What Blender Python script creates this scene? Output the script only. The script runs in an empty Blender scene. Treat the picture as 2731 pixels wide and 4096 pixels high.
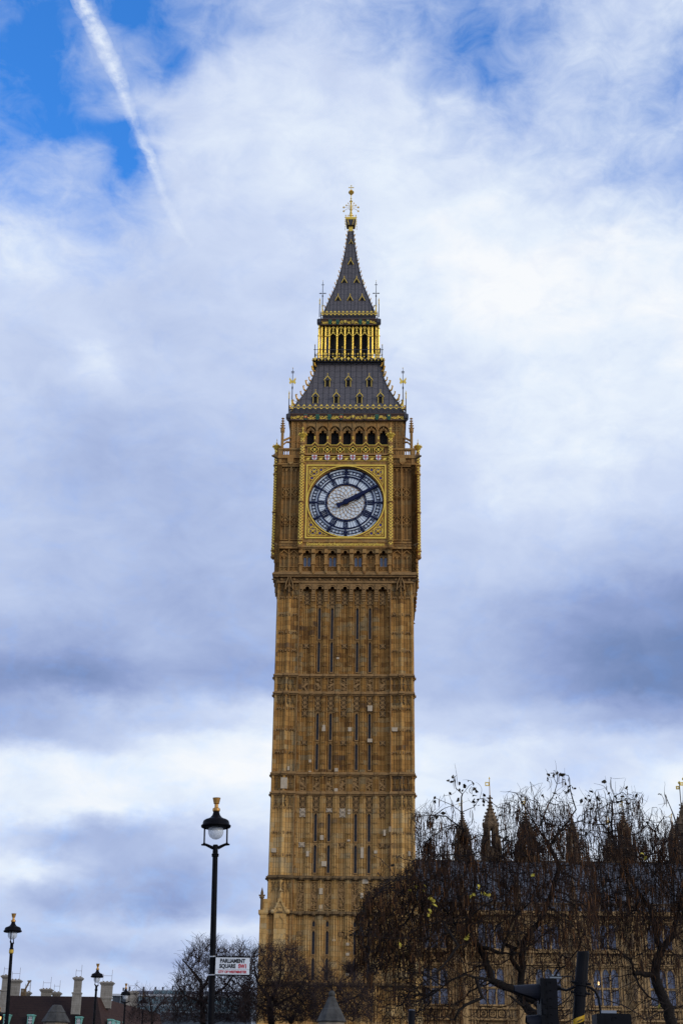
import bpy, math, random
import numpy as np
from mathutils import Vector, Matrix, kdtree
R = math.radians
scene = bpy.context.scene
COL = scene.collection

# ------------------------------------------------------------------ camera
PITCH, ROLL, EYE = R(22.70), R(0.765), 1.6
cam_d = bpy.data.cameras.new('camera')
cam_d.lens, cam_d.sensor_width, cam_d.clip_end = 50.0, 36.0, 20000
cam = bpy.data.objects.new('camera', cam_d); COL.objects.link(cam)
cam.matrix_world = (Matrix.Translation((0, 0, EYE)) @ Matrix.Rotation(R(90) + PITCH, 4, 'X') @ Matrix.Rotation(ROLL, 4, 'Z'))
scene.camera = cam
FPX = 50 / 36 * 4096
_m = cam.matrix_world.to_3x3()
C_R, C_U, C_F = _m @ Vector((1, 0, 0)), _m @ Vector((0, 1, 0)), _m @ Vector((0, 0, -1))


def ray(px, py):
    return C_F + C_R * ((px - 1365.5) / FPX) - C_U * ((py - 2048) / FPX)


def at(px, py, Y):
    """world point on the plane y = Y that the photograph shows at pixel (px, py)"""
    d = ray(px, py)
    return Vector((0, 0, EYE)) + d * (Y / d.y)


def azel(px, py):
    d = ray(px, py).normalized()
    return math.degrees(math.atan2(d.x, d.y)), math.degrees(math.asin(d.z))


# ------------------------------------------------------------------ sun, sky, exposure
SUN_AZ, SUN_EL = R(128), R(20)
sun_d = bpy.data.lights.new('sun', 'SUN')
sun_d.energy, sun_d.angle, sun_d.color = 1.25, R(26), (1.0, 0.92, 0.76)
sun = bpy.data.objects.new('sun', sun_d); COL.objects.link(sun)
sdir = Vector((math.sin(SUN_AZ) * math.cos(SUN_EL), math.cos(SUN_AZ) * math.cos(SUN_EL), math.sin(SUN_EL)))
sun.rotation_euler = sdir.to_track_quat('Z', 'Y').to_euler()
scene.view_settings.view_transform = 'Standard'
scene.view_settings.look = 'None'
scene.view_settings.exposure = 0.0
scene.view_settings.gamma = 1.0
scene.view_settings.use_curve_mapping = False
scene.cycles.max_bounces = 6
scene.cycles.diffuse_bounces = 3
scene.cycles.transparent_max_bounces = 8

SKY_STRENGTH = 0.1


def lin(r, g, b):
    f = lambda c: (c / 255 / 12.92) if c / 255 <= 0.04045 else ((c / 255 + 0.055) / 1.055) ** 2.4
    return (f(r), f(g), f(b))


class NT:
    """small helper that writes node trees as expressions"""
    def __init__(self, tree):
        self.t = tree

    def n(self, typ, **kw):
        nd = self.t.nodes.new(typ)
        for k, v in kw.items():
            setattr(nd, k, v)
        return nd

    def put(self, sock, v):
        if isinstance(v, bpy.types.NodeSocket):
            self.t.links.new(v, sock)
        elif v is not None:
            sock.default_value = v

    def m(self, op, a, b=None, c=None, clamp=False):
        nd = self.n('ShaderNodeMath', operation=op, use_clamp=clamp)
        for i, v in enumerate((a, b, c)):
            self.put(nd.inputs[i], v)
        return nd.outputs[0]

    def vec(self, x=0.0, y=0.0, z=0.0):
        nd = self.n('ShaderNodeCombineXYZ')
        for i, v in enumerate((x, y, z)):
            self.put(nd.inputs[i], v)
        return nd.outputs[0]

    def noise(self, vec, scale, detail=4, rough=0.55, out=0, dist=0.0):
        nd = self.n('ShaderNodeTexNoise')
        self.put(nd.inputs['Vector'], vec)
        nd.inputs['Scale'].default_value = scale
        nd.inputs['Detail'].default_value = detail
        nd.inputs['Roughness'].default_value = rough
        nd.inputs['Distortion'].default_value = dist
        return nd.outputs[out]

    def step(self, v, a, b, lo=0.0, hi=1.0, smooth=True):
        nd = self.n('ShaderNodeMapRange', interpolation_type='SMOOTHSTEP' if smooth else 'LINEAR')
        self.put(nd.inputs['Value'], v)
        for k, x in (('From Min', a), ('From Max', b), ('To Min', lo), ('To Max', hi)):
            self.put(nd.inputs[k], x)
        return nd.outputs[0]

    def mix(self, fac, a, b, blend='MIX'):
        nd = self.n('ShaderNodeMix', data_type='RGBA', blend_type=blend)
        self.put(nd.inputs[0], fac)
        for s, v in ((nd.inputs[6], a), (nd.inputs[7], b)):
            self.put(s, (*v, 1.0) if isinstance(v, tuple) and len(v) == 3 else v)
        return nd.outputs[2]

    def ramp(self, fac, stops, interp='LINEAR'):
        nd = self.n('ShaderNodeValToRGB')
        el = nd.color_ramp.elements
        nd.color_ramp.interpolation = interp
        while len(el) > 1:
            el.remove(el[-1])
        for i, (p, c) in enumerate(stops):
            e = el[0] if i == 0 else el.new(p)
            e.position = p
            e.color = (*c, 1.0)
        self.put(nd.inputs[0], fac)
        return nd.outputs[0]


def make_world():
    w = bpy.data.worlds.new('World')
    scene.world = w
    w.use_nodes = True
    w.node_tree.nodes.clear()
    k = NT(w.node_tree)
    tc = k.n('ShaderNodeTexCoord').outputs['Generated']
    sep = k.n('ShaderNodeSeparateXYZ'); k.put(sep.inputs[0], tc)
    x, y, z = sep.outputs
    deg = 180 / math.pi
    az = k.m('MULTIPLY', k.m('ARCTAN2', x, y), deg)
    el = k.m('MULTIPLY', k.m('ARCSINE', z), deg)
    # cloud edges: the sky directions are warped by noise before the cloud field is read
    pn = k.vec(k.m('MULTIPLY', x, 1.0), y, k.m('MULTIPLY', z, 1.7))
    sp = k.n('ShaderNodeSeparateColor'); k.put(sp.inputs[0], k.noise(pn, 11, 6, 0.6, out=1))
    sp2 = k.n('ShaderNodeSeparateColor'); k.put(sp2.inputs[0], k.noise(pn, 42, 4, 0.55, out=1))
    def warp(base, ch, a1, a2):
        t = k.m('MULTIPLY_ADD', k.m('SUBTRACT', sp.outputs[ch], 0.5), a1, base)
        return k.m('MULTIPLY_ADD', k.m('SUBTRACT', sp2.outputs[ch], 0.5), a2, t)
    u = warp(az, 0, 3.4, 1.1)
    v = warp(el, 1, 2.0, 0.8)
    XS = [0, 200, 400, 530, 660, 800, 1170, 1560, 1950, 2340, 2731]
    one = [1] * 11
    G = [(-200, [.3, .2, .2, .2, .4, .6, .9, .7, .5, .9, .9], [.72] * 11),
         (100, [.22, .10, .16, .06, .24, .5, .76, .62, .34, .78, .80], [.7, .7, .7, .7, .7, .72, .75, .72, .7, .78, .84]),
         (300, [.12, .0, .60, .44, .14, .78, 1, .96, .34, .78, .64], [.7, .7, .66, .68, .7, .74, .77, .78, .72, .8, .8]),
         (450, [.18, .06, .34, .76, .97, 1, 1, 1, .62, .74, .52], [.7, .7, .7, .72, .73, .76, .79, .82, .77, .8, .76]),
         (600, [.22, .08, .06, .1, .85, 1, 1, 1, .84, .70, .68], [.7, .7, .7, .72, .74, .76, .79, .83, .8, .8, .8]),
         (740, [.38, .60, .66, .02, .8, 1, 1, 1, .96, .78, .52], [.68, .68, .68, .7, .73, .76, .79, .85, .87, .84, .78]),
         (900, [.46, .64, .52, .6, .9, 1, 1, 1, 1, .92, .74], [.72, .74, .66, .65, .7, .72, .76, .85, .93, .91, .88]),
         (1100, [.8, .92, .85, .92, 1, 1, 1, 1, 1, 1, 1], [.84, .86, .76, .68, .67, .7, .74, .86, .99, .96, .93]),
         (1300, one, [.72, .7, .68, .66, .63, .65, .7, .82, .95, .95, .95]),
         (1520, one, [.68, .62, .8, .66, .6, .6, .66, .75, .86, .9, .94]),
         (1750, one, [.62, .55, .5, .5, .52, .55, .6, .7, .8, .86, .88]),
         (2000, one, [.6, .52, .48, .46, .45, .47, .52, .63, .76, .8, .76]),
         (2250, one, [.55, .5, .48, .45, .42, .42, .48, .58, .66, .58, .46]),
         (2450, one, [.58, .52, .5, .46, .42, .4, .46, .55, .52, .28, .14]),
         (2600, one, [.4, .38, .36, .4, .42, .4, .4, .5, .46, .12, .02]),
         (2750, one, [.15, .1, .1, .18, .35, .32, .35, .46, .44, .08, .02]),
         (2870, one, [.35, .4, .5, .55, .6, .65, .8, .72, .62, .45, .28]),
         (2970, one, [.4, .45, .55, .7, .85, .9, .97, .92, .82, .74, .64]),
         (3100, one, [.88, .88, .88, .92, .96, .97, .99, .95, .84, .78, .88]),
         (3250, one, [.92, .95, .96, .94, .9, .88, .88, .88, .88, .84, .88]),
         (3400, one, [.75, .45, .4, .45, .5, .55, .75, .82, .82, .82, .86]),
         (3530, one, [.92, .82, .45, .38, .35, .38, .6, .8, .85, .85, .85]),
         (3640, one, [.65, .4, .4, .35, .28, .42, .6, .8, .8, .8, .8]),
         (3740, one, [.6, .6, .62, .64, .68, .78, .85, .8, .8, .8, .8]),
         (3830, one, [.5, .48, .45, .42, .45, .5, .7, .8, .8, .8, .8]),
         (3920, one, [.6, .62, .64, .62, .6, .65, .7, .8, .8, .8, .8]),
         (4090, one, [.7, .72, .72, .7, .7, .7, .7, .8, .8, .8, .8])]
    uf = k.step(u, -40, 40, smooth=False)
    acc, prev = None, None
    for py, cov, lum in G:
        e = azel(1365, py)[1]
        stops = [((azel(px, py)[0] + 40) / 80, (c, l, 0)) for px, c, l in zip(XS, cov, lum)]
        rp = k.ramp(uf, stops, 'CARDINAL')
        acc = rp if acc is None else k.mix(k.step(v, prev, e), acc, rp)
        prev = e
    sc = k.n('ShaderNodeSeparateColor'); k.put(sc.inputs[0], acc)
    cov, lum = sc.outputs[0], sc.outputs[1]
    f1 = k.noise(pn, 20, 9, 0.6, dist=0.4)
    fc = k.noise(k.vec(x, y, k.m('MULTIPLY', z, 1.5)), 34, 9, 0.62, dist=0.5)
    f2 = k.noise(k.vec(x, y, k.m('MULTIPLY', z, 2.6)), 8, 5, 0.55)
    # sky out of the photograph's view: even broken cloud
    away = k.step(k.m('ABSOLUTE', az), 22, 60)
    thin = k.m('ADD', 0.5, k.m('MULTIPLY', k.m('MULTIPLY', cov, k.m('SUBTRACT', 1.0, cov)), 4.0))
    cov = k.m('MULTIPLY_ADD', k.m('MULTIPLY', k.m('SUBTRACT', fc, 0.5), thin), 0.75, cov)
    cov = k.step(cov, 0.09, 1.0, smooth=False)
    lum = k.m('MULTIPLY_ADD', k.m('SUBTRACT', f1, 0.5), 0.34, lum)
    lum = k.m('MULTIPLY_ADD', k.m('SUBTRACT', f2, 0.5), 0.18, lum)
    lum = k.mix(away, lum, k.m('ADD', 0.34, k.m('MULTIPLY', f2, 0.6)))
    cov = k.m('MAXIMUM', cov, k.m('MULTIPLY', away, 0.9))
    s = 1 / SKY_STRENGTH
    P = [(0.0, lin(116, 138, 184)), (0.25, lin(146, 164, 209)), (0.5, lin(178, 194, 230)), (0.75, lin(206, 219, 245)), (0.9, lin(230, 240, 253)), (1.0, lin(247, 250, 254))]
    cloud = k.ramp(lum, [(p, c) for p, c in P])
    cloud = k.mix(1.0, cloud, (s, s, s), 'MULTIPLY')
    sky = k.n('ShaderNodeTexSky', sky_type='NISHITA', sun_disc=False)
    sky.sun_elevation, sky.sun_rotation = SUN_EL, SUN_AZ
    sky.air_density, sky.dust_density, sky.ozone_density = 1.0, 0.3, 3.0
    blue = k.mix(1.0, sky.outputs[0], (0.66, 1.80, 3.0), 'MULTIPLY')
    col = k.mix(cov, blue, cloud)
    # condensation trail: a feathered streak through sky directions
    trail = None
    pts = [(300, -60), (400, 150), (470, 290), (545, 520), (600, 625), (655, 790), (712, 900), (765, 985)]
    wid = [52, 45, 40, 24, 26, 23, 25, 20]
    stg = [.95, .95, .9, .35, .8, .35, .55, .15]
    f3 = k.noise(pn, 130, 6, 0.65)
    wob = k.m('MULTIPLY', k.m('SUBTRACT', k.noise(pn, 75, 6, 0.65), 0.5), 0.5)
    for i in range(len(pts) - 1):
        a, b = azel(*pts[i]), azel(*pts[i + 1])
        dx, dy = b[0] - a[0], b[1] - a[1]
        L = math.hypot(dx, dy)
        ux, uy = dx / L, dy / L
        rx, ry = k.m('SUBTRACT', az, a[0]), k.m('SUBTRACT', el, a[1])
        t = k.m('DIVIDE', k.m('ADD', k.m('MULTIPLY', rx, ux), k.m('MULTIPLY', ry, uy)), L)
        tc_ = k.m('MINIMUM', k.m('MAXIMUM', t, 0.0), 1.0)
        side = k.m('SUBTRACT', k.m('MULTIPLY', rx, uy), k.m('MULTIPLY', ry, ux))
        side = k.m('ADD', side, wob)
        over = k.m('MULTIPLY', k.m('SUBTRACT', t, tc_), L * 3)
        d = k.m('SQRT', k.m('ADD', k.m('MULTIPLY', side, side), k.m('MULTIPLY', over, over)))
        wd = k.m('MULTIPLY_ADD', tc_, (wid[i + 1] - wid[i]) / 99, wid[i] / 99)
        sg = k.m('MULTIPLY_ADD', tc_, stg[i + 1] - stg[i], stg[i])
        q = k.m('SUBTRACT', 1.0, k.m('DIVIDE', d, wd), clamp=True)
        q = k.m('MULTIPLY', k.m('POWER', q, 0.7), sg)
        trail = q if trail is None else k.m('MAXIMUM', trail, q)
    trail = k.m('MULTIPLY', trail, k.step(f3, 0.28, 0.68, 0.42, 1.1), clamp=True)
    tw = tuple(c * s for c in lin(226, 236, 252))
    col = k.mix(trail, col, tw)
    bg = k.n('ShaderNodeBackground'); k.put(bg.inputs[0], col); bg.inputs[1].default_value = SKY_STRENGTH
    out = k.n('ShaderNodeOutputWorld'); w.node_tree.links.new(bg.outputs[0], out.inputs[0])
    w.cycles.sampling_method = 'MANUAL'
    w.cycles.sample_map_resolution = 512


make_world()


# ------------------------------------------------------------------ mesh helpers
class MB:
    """collects faces with material slots; build() links them as ONE mesh object"""
    def __init__(self):
        self.v, self.f, self.mi, self.s = [], [], [], 0

    def slot(self, i):
        self.s = i
        return self

    def add(self, vs, fs):
        o = len(self.v)
        self.v += [tuple(p) for p in vs]
        self.f += [tuple(i + o for i in f) for f in fs]
        self.mi += [self.s] * len(fs)

    def box(self, x0, x1, y0, y1, z0, z1):
        v = [(x, y, z) for z in (z0, z1) for y in (y0, y1) for x in (x0, x1)]
        self.add(v, [(0, 2, 3, 1), (4, 5, 7, 6), (0, 1, 5, 4), (2, 6, 7, 3), (0, 4, 6, 2), (1, 3, 7, 5)])

    def cbox(self, x, z, w, h, y0, y1):
        self.box(x - w / 2, x + w / 2, y0, y1, z - h / 2, z + h / 2)

    def prism(self, poly, y0, y1):
        """polygon in x,z pushed from y0 (front) to y1"""
        n = len(poly)
        if sum(poly[i][0] * poly[(i + 1) % n][1] - poly[(i + 1) % n][0] * poly[i][1] for i in range(n)) < 0:
            poly = poly[::-1]
        v = [(x, y0, z) for x, z in poly] + [(x, y1, z) for x, z in poly]
        f = [tuple(range(n)), tuple(range(2 * n - 1, n - 1, -1))]
        f += [(i, i + n, (i + 1) % n + n, (i + 1) % n) for i in range(n)]
        self.add(v, f)

    def vprism(self, poly, z0, z1, poly2=None):
        n = len(poly)
        p2 = poly2 or poly
        v = [(x, y, z0) for x, y in poly] + [(x, y, z1) for x, y in p2]
        f = [tuple(range(n - 1, -1, -1)), tuple(range(n, 2 * n))]
        f += [(i, (i + 1) % n, (i + 1) % n + n, i + n) for i in range(n)]
        self.add(v, f)

    def strip(self, pts, w, y0, y1, closed=False):
        """flat moulding of width w along a line of (x, z) points, mitred, from y0 (front) to y1"""
        P = [Vector(p) for p in pts]
        n = len(P)
        A, B = [], []
        for i in range(n):
            d0 = (P[i] - P[i - 1]) if (i > 0 or closed) else (P[1] - P[0])
            d1 = (P[(i + 1) % n] - P[i]) if (i < n - 1 or closed) else (P[-1] - P[-2])
            d0 = d0.normalized(); d1 = d1.normalized()
            n0, n1 = Vector((-d0.y, d0.x)), Vector((-d1.y, d1.x))
            m = n0 + n1
            m = n0 if m.length < 1e-6 else m.normalized()
            q = w / 2 / max(0.45, m.dot(n0))
            A.append(P[i] + m * q); B.append(P[i] - m * q)
        v = [(p.x, y0, p.y) for p in A] + [(p.x, y0, p.y) for p in B] + [(p.x, y1, p.y) for p in A] + [(p.x, y1, p.y) for p in B]
        f = []
        for i in range(n if closed else n - 1):
            j = (i + 1) % n
            f += [(i, i + n, j + n, j), (i, j, j + 2 * n, i + 2 * n), (i + n, i + 3 * n, j + 3 * n, j + n)]
        if not closed:
            f += [(0, 2 * n, 3 * n, n), (n - 1, 2 * n - 1, 4 * n - 1, 3 * n - 1)]
        self.add(v, f)

    def ring(self, cx, cz, r, w, y0, y1, n=24, a0=0.0, a1=2 * math.pi):
        full = abs(a1 - a0 - 2 * math.pi) < 1e-6
        k = n if full else n + 1
        pts = [(cx + r * math.sin(a0 + (a1 - a0) * i / n), cz + r * math.cos(a0 + (a1 - a0) * i / n)) for i in range(k)]
        self.strip(pts, w, y0, y1, full)

    def disc(self, cx, cz, r, y0, y1, n=24):
        self.prism([(cx + r * math.cos(2 * math.pi * i / n), cz + r * math.sin(2 * math.pi * i / n)) for i in range(n)], y0, y1)

    def tube(self, pts, rad, n=6, cap=True):
        P = [Vector(p) for p in pts]
        if not hasattr(rad, '__len__'):
            rad = [rad] * len(P)
        ref = None
        vs, fs = [], []
        for i, p in enumerate(P):
            d = (P[min(i + 1, len(P) - 1)] - P[max(i - 1, 0)])
            if d.length < 1e-9:
                d = Vector((0, 0, 1))
            d.normalize()
            if ref is None:
                ref = Vector((1, 0, 0)) if abs(d.x) < 0.8 else Vector((0, 1, 0))
            a = (ref - d * ref.dot(d)).normalized()
            b = d.cross(a)
            ref = a
            for q in range(n):
                t = 2 * math.pi * q / n
                vs.append(p + (a * math.cos(t) + b * math.sin(t)) * rad[i])
        for i in range(len(P) - 1):
            for q in range(n):
                fs.append((i * n + q, i * n + (q + 1) % n, (i + 1) * n + (q + 1) % n, (i + 1) * n + q))
        if cap:
            fs.append(tuple(range(n - 1, -1, -1)))
            fs.append(tuple(range((len(P) - 1) * n, len(P) * n)))
        self.add(vs, fs)

    def lathe(self, cx, cy, prof, n=12, ph=0.0):
        """prof: list of (radius, z)"""
        vs, fs = [], []
        for r, z in prof:
            for q in range(n):
                t = 2 * math.pi * q / n + ph
                vs.append((cx + r * math.cos(t), cy + r * math.sin(t), z))
        for i in range(len(prof) - 1):
            for q in range(n):
                fs.append((i * n + q, i * n + (q + 1) % n, (i + 1) * n + (q + 1) % n, (i + 1) * n + q))
        if prof[0][0] > 1e-4:
            fs.append(tuple(range(n - 1, -1, -1)))
        if prof[-1][0] > 1e-4:
            fs.append(tuple(range((len(prof) - 1) * n, len(prof) * n)))
        self.add(vs, fs)

    def blob(self, c, rx, ry=None, rz=None, n=6, m=4):
        ry = ry or rx; rz = rz or rx
        vs = [(c[0], c[1], c[2] - rz)]
        for i in range(1, m):
            a = math.pi * i / m
            for q in range(n):
                t = 2 * math.pi * q / n
                vs.append((c[0] + rx * math.sin(a) * math.cos(t), c[1] + ry * math.sin(a) * math.sin(t), c[2] - rz * math.cos(a)))
        vs.append((c[0], c[1], c[2] + rz))
        fs = [(0, 1 + (q + 1) % n, 1 + q) for q in range(n)]
        for i in range(m - 2):
            for q in range(n):
                a = 1 + i * n
                fs.append((a + q, a + (q + 1) % n, a + n + (q + 1) % n, a + n + q))
        l = len(vs) - 1
        a = 1 + (m - 2) * n
        fs += [(a + q, a + (q + 1) % n, l) for q in range(n)]
        self.add(vs, fs)

    def merge(self, o, M=None):
        off = len(self.v)
        self.v += [tuple(M @ Vector(p)) for p in o.v] if M is not None else o.v
        self.f += [tuple(i + off for i in f) for f in o.f]
        self.mi += o.mi

    def four(self):
        """the same on all four sides of a square plan"""
        v, f, mi = list(self.v), list(self.f), list(self.mi)
        for k in (1, 2, 3):
            c, s = [(1, 0), (0, 1), (-1, 0), (0, -1)][k]
            off = len(self.v)
            self.v += [(x * c - y * s, x * s + y * c, z) for x, y, z in v]
            self.f += [tuple(i + off for i in q) for q in f]
            self.mi += mi
        return self

    def build4(self, name, mats, parent):
        """one side of a square plan, and its copies on the other three sides"""
        o = self.build(name, mats, parent)
        for k in (1, 2, 3):
            c = o.copy(); COL.objects.link(c)
            c.rotation_euler = (0, 0, R(90 * k))
        return o

    zmap = None

    def build(self, name, mats, parent=None, smooth=False, loc=None, rot=None):
        if MB.zmap:
            self.v = [(x, y, MB.zmap(z)) for x, y, z in self.v]
        me = bpy.data.meshes.new(name)
        me.from_pydata(self.v, [], self.f)
        for m in (mats if isinstance(mats, (list, tuple)) else [mats]):
            me.materials.append(m)
        if any(self.mi):
            me.polygons.foreach_set('material_index', self.mi)
        if smooth:
            me.polygons.foreach_set('use_smooth', [True] * len(me.polygons))
        me.update()
        o = bpy.data.objects.new(name, me)
        COL.objects.link(o)
        if parent is not None:
            o.parent = parent
        if loc is not None:
            o.location = loc
        if rot is not None:
            o.rotation_euler = rot
        return o


def tag(o, label=None, cat=None, group=None, kind=None):
    if label: o['label'] = label
    if cat: o['category'] = cat
    if group: o['group'] = group
    if kind: o['kind'] = kind
    return o


def empty(name, loc=(0, 0, 0), rz=0.0):
    o = bpy.data.objects.new(name, None)
    o.empty_display_size = 0.5
    COL.objects.link(o)
    o.location = loc
    o.rotation_euler = (0, 0, rz)
    return o


def kids(o):
    return [c for c in bpy.data.objects if c.parent == o]


def copy_tree(o, parent=None):
    c = o.copy(); COL.objects.link(c)
    c.parent = parent
    for ch in kids(o):
        copy_tree(ch, c)
    return c


def clone(o, parent, loc=(0, 0, 0), rot=(0, 0, 0)):
    """a copy of a part with its sub-parts"""
    c = copy_tree(o, parent)
    c.location = loc; c.rotation_euler = rot
    return c


def text(name, body, size, mat, parent, loc, rot=(R(90), 0, 0), depth=0.01, sx=1.0, bold=0.0, align='CENTER'):
    cu = bpy.data.curves.new(name, 'FONT')
    cu.body, cu.size, cu.extrude, cu.offset = body, size, depth, bold
    cu.align_x, cu.align_y = align, 'CENTER'
    cu.resolution_u = 3
    cu.materials.append(mat)
    tmp = bpy.data.objects.new(name, cu)
    COL.objects.link(tmp)
    bpy.context.view_layer.update()
    me = bpy.data.meshes.new_from_object(tmp.evaluated_get(bpy.context.evaluated_depsgraph_get()))
    bpy.data.objects.remove(tmp)
    o = bpy.data.objects.new(name, me)
    COL.objects.link(o)
    o.parent = parent
    o.location, o.rotation_euler, o.scale = loc, rot, (sx, 1, 1)
    return o


# ------------------------------------------------------------------ materials
def mat(name, base, rough=0.6, metal=0.0, spec=0.5, var=0.0, scale=3.0, bump=0.0, emit=None, estr=0.0, detail=5):
    m = bpy.data.materials.new(name)
    m.use_nodes = True
    k = NT(m.node_tree)
    b = m.node_tree.nodes['Principled BSDF']
    b.inputs['Roughness'].default_value = rough
    b.inputs['Metallic'].default_value = metal
    b.inputs['Specular IOR Level'].default_value = spec
    tc = k.n('ShaderNodeTexCoord').outputs['Object']
    if var > 0:
        n = k.noise(tc, scale, detail, 0.6)
        lo = tuple(c * (1 - var) for c in base); hi = tuple(min(1, c * (1 + var)) for c in base)
        k.put(b.inputs['Base Color'], k.ramp(n, [(0.25, lo), (0.75, hi)]))
    else:
        b.inputs['Base Color'].default_value = (*base, 1)
    if bump > 0:
        bn = k.n('ShaderNodeBump'); bn.inputs['Strength'].default_value = bump; bn.inputs['Distance'].default_value = 0.03
        k.put(bn.inputs['Height'], k.noise(tc, scale * 4, 4, 0.6))
        k.put(b.inputs['Normal'], bn.outputs[0])
    if emit:
        b.inputs['Emission Color'].default_value = (*emit, 1)
        b.inputs['Emission Strength'].default_value = estr
    return m


def stone(name, pal, bw=0.85, bh=0.42, dirt=0.35, gain=1.0, joint=0.6):
    """limestone blocks, each its own tone, with weathering"""
    m = bpy.data.materials.new(name)
    m.use_nodes = True
    k = NT(m.node_tree)
    b = m.node_tree.nodes['Principled BSDF']
    b.inputs['Roughness'].default_value = 0.9
    b.inputs['Specular IOR Level'].default_value = 0.2
    tc = k.n('ShaderNodeTexCoord').outputs['Object']
    sp = k.n('ShaderNodeSeparateXYZ'); k.put(sp.inputs[0], tc)
    x, y, z = sp.outputs
    zr = k.m('DIVIDE', z, bh)
    row = k.m('FLOOR', zr)
    off = k.m('MULTIPLY', k.m('FRACT', k.m('MULTIPLY', row, 0.618)), 1.0)
    xr = k.m('ADD', k.m('DIVIDE', k.m('ADD', x, k.m('MULTIPLY', y, 0.97)), bw), off)
    colm = k.m('FLOOR', xr)
    wn = k.n('ShaderNodeTexWhiteNoise', noise_dimensions='2D')
    k.put(wn.inputs['Vector'], k.vec(colm, row))
    big = k.noise(tc, 0.35, 4, 0.6)
    v = k.m('ADD', k.m('MULTIPLY', wn.outputs[0], 0.58), k.m('MULTIPLY', k.step(big, 0.3, 0.7), 0.42))
    n = len(pal)
    c = k.ramp(v, [(i / (n - 1), tuple(q * gain for q in p)) for i, p in enumerate(pal)])
    d = k.noise(k.vec(k.m('MULTIPLY', x, 2.2), k.m('MULTIPLY', y, 2.2), k.m('MULTIPLY', z, 0.5)), 1.3, 6, 0.65)
    c = k.mix(k.step(d, 0.45, 0.75, 0.0, dirt), c, (0.05, 0.038, 0.028))
    stk = k.noise(k.vec(k.m('MULTIPLY', x, 6.0), k.m('MULTIPLY', y, 6.0), k.m('MULTIPLY', z, 0.35)), 1.0, 5, 0.6)
    c = k.mix(k.step(stk, 0.50, 0.72, 0.0, dirt * 0.9), c, (0.055, 0.040, 0.030))
    fine = k.noise(tc, 9, 3, 0.6)
    c = k.mix(1.0, c, k.ramp(fine, [(0.2, (0.8, 0.8, 0.8)), (0.8, (1.15, 1.15, 1.15))]), 'MULTIPLY')
    # thin joints between courses
    fr = k.m('FRACT', zr)
    j = k.m('LESS_THAN', fr, 0.05)
    c = k.mix(k.m('MULTIPLY', j, joint), c, (0.07, 0.045, 0.025))
    k.put(b.inputs['Base Color'], c)
    bn = k.n('ShaderNodeBump'); bn.inputs['Strength'].default_value = 0.35; bn.inputs['Distance'].default_value = 0.02
    k.put(bn.inputs['Height'], fine)
    k.put(b.inputs['Normal'], bn.outputs[0])
    return m


def slate(name, base, rowh=0.75, colw=0.8):
    """cast-iron roof plates: rows of scalloped tile edges"""
    m = bpy.data.materials.new(name)
    m.use_nodes = True
    k = NT(m.node_tree)
    b = m.node_tree.nodes['Principled BSDF']
    b.inputs['Roughness'].default_value = 0.55
    tc = k.n('ShaderNodeTexCoord').outputs['Object']
    sp = k.n('ShaderNodeSeparateXYZ'); k.put(sp.inputs[0], tc)
    x, y, z = sp.outputs
    h = k.m('ADD', x, k.m('MULTIPLY', k.m('ABSOLUTE', y), 0.0))
    wv = k.m('MULTIPLY', k.m('ABSOLUTE', k.m('SINE', k.m('MULTIPLY', h, math.pi / colw))), 0.16)
    fr = k.m('FRACT', k.m('DIVIDE', k.m('ADD', z, wv), rowh))
    n = k.noise(tc, 2.0, 5, 0.6)
    c = k.ramp(n, [(0.25, tuple(q * 0.8 for q in base)), (0.75, tuple(q * 1.2 for q in base))])
    c = k.mix(k.m('MULTIPLY', k.m('LESS_THAN', fr, 0.1), 0.65), c, (0.015, 0.015, 0.018))
    k.put(b.inputs['Base Color'], c)
    return m


STONE_UP = stone('shaft_stone', [(0.163, 0.117, 0.076), (0.264, 0.126, 0.035), (0.409, 0.209, 0.058), (0.489, 0.254, 0.069), (0.528, 0.298, 0.094), (0.435, 0.298, 0.138), (0.291, 0.191, 0.089)], gain=1.0)
STONE_TOP = stone('clock_stage_stone', [(0.264, 0.126, 0.039), (0.383, 0.197, 0.059), (0.435, 0.228, 0.071), (0.409, 0.241, 0.086), (0.317, 0.197, 0.082)], gain=1.0, dirt=0.5)
STONE_LOW = stone('base_stone', [(0.267, 0.204, 0.146), (0.435, 0.241, 0.071), (0.581, 0.337, 0.111), (0.634, 0.379, 0.130), (0.660, 0.419, 0.163), (0.554, 0.394, 0.191), (0.475, 0.317, 0.153)], gain=0.96, dirt=0.25)
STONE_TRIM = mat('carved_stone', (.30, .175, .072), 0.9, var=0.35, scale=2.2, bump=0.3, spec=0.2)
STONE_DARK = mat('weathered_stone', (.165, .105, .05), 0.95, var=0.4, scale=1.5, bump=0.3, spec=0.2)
STONE_NEW = mat('replacement_stone', (.50, .40, .28), 0.9, var=0.2, scale=4, bump=0.2, spec=0.2)
GOLD = mat('gold_leaf', (1.0, .61, .09), 0.28, metal=0.55, var=0.16, scale=2.5)
GOLD_DK = mat('old_gilding', (.62, .33, .045), 0.4, metal=0.7, var=0.4, scale=4)
IRON = slate('cast_iron_roof', (.092, .079, .080))
IRON_P = mat('roof_ironwork', (.04, .038, .045), 0.5, var=0.3, scale=3)
DARK = mat('dark_interior', (.006, .005, .005), 0.95)  # near-black stands in for the shade inside belfry, lantern and dormers
DIAL = mat('opal_glass', (.74, .81, .86), 0.25, var=0.04, scale=1.0)
NAVY = mat('dial_ironwork', (.004, .009, .05), 0.6, spec=.2)
LEAD = mat('leaded_glass', (.050, .049, .052), 0.35, spec=0.22, var=0.6, scale=5)
WHITE = mat('white_enamel', (.78, .78, .78), 0.5)
RED = mat('red_enamel', (.42, .012, .015), 0.5)
GREEN = mat('green_enamel', (.012, .10, .05), 0.5, var=0.3, scale=9)
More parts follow.
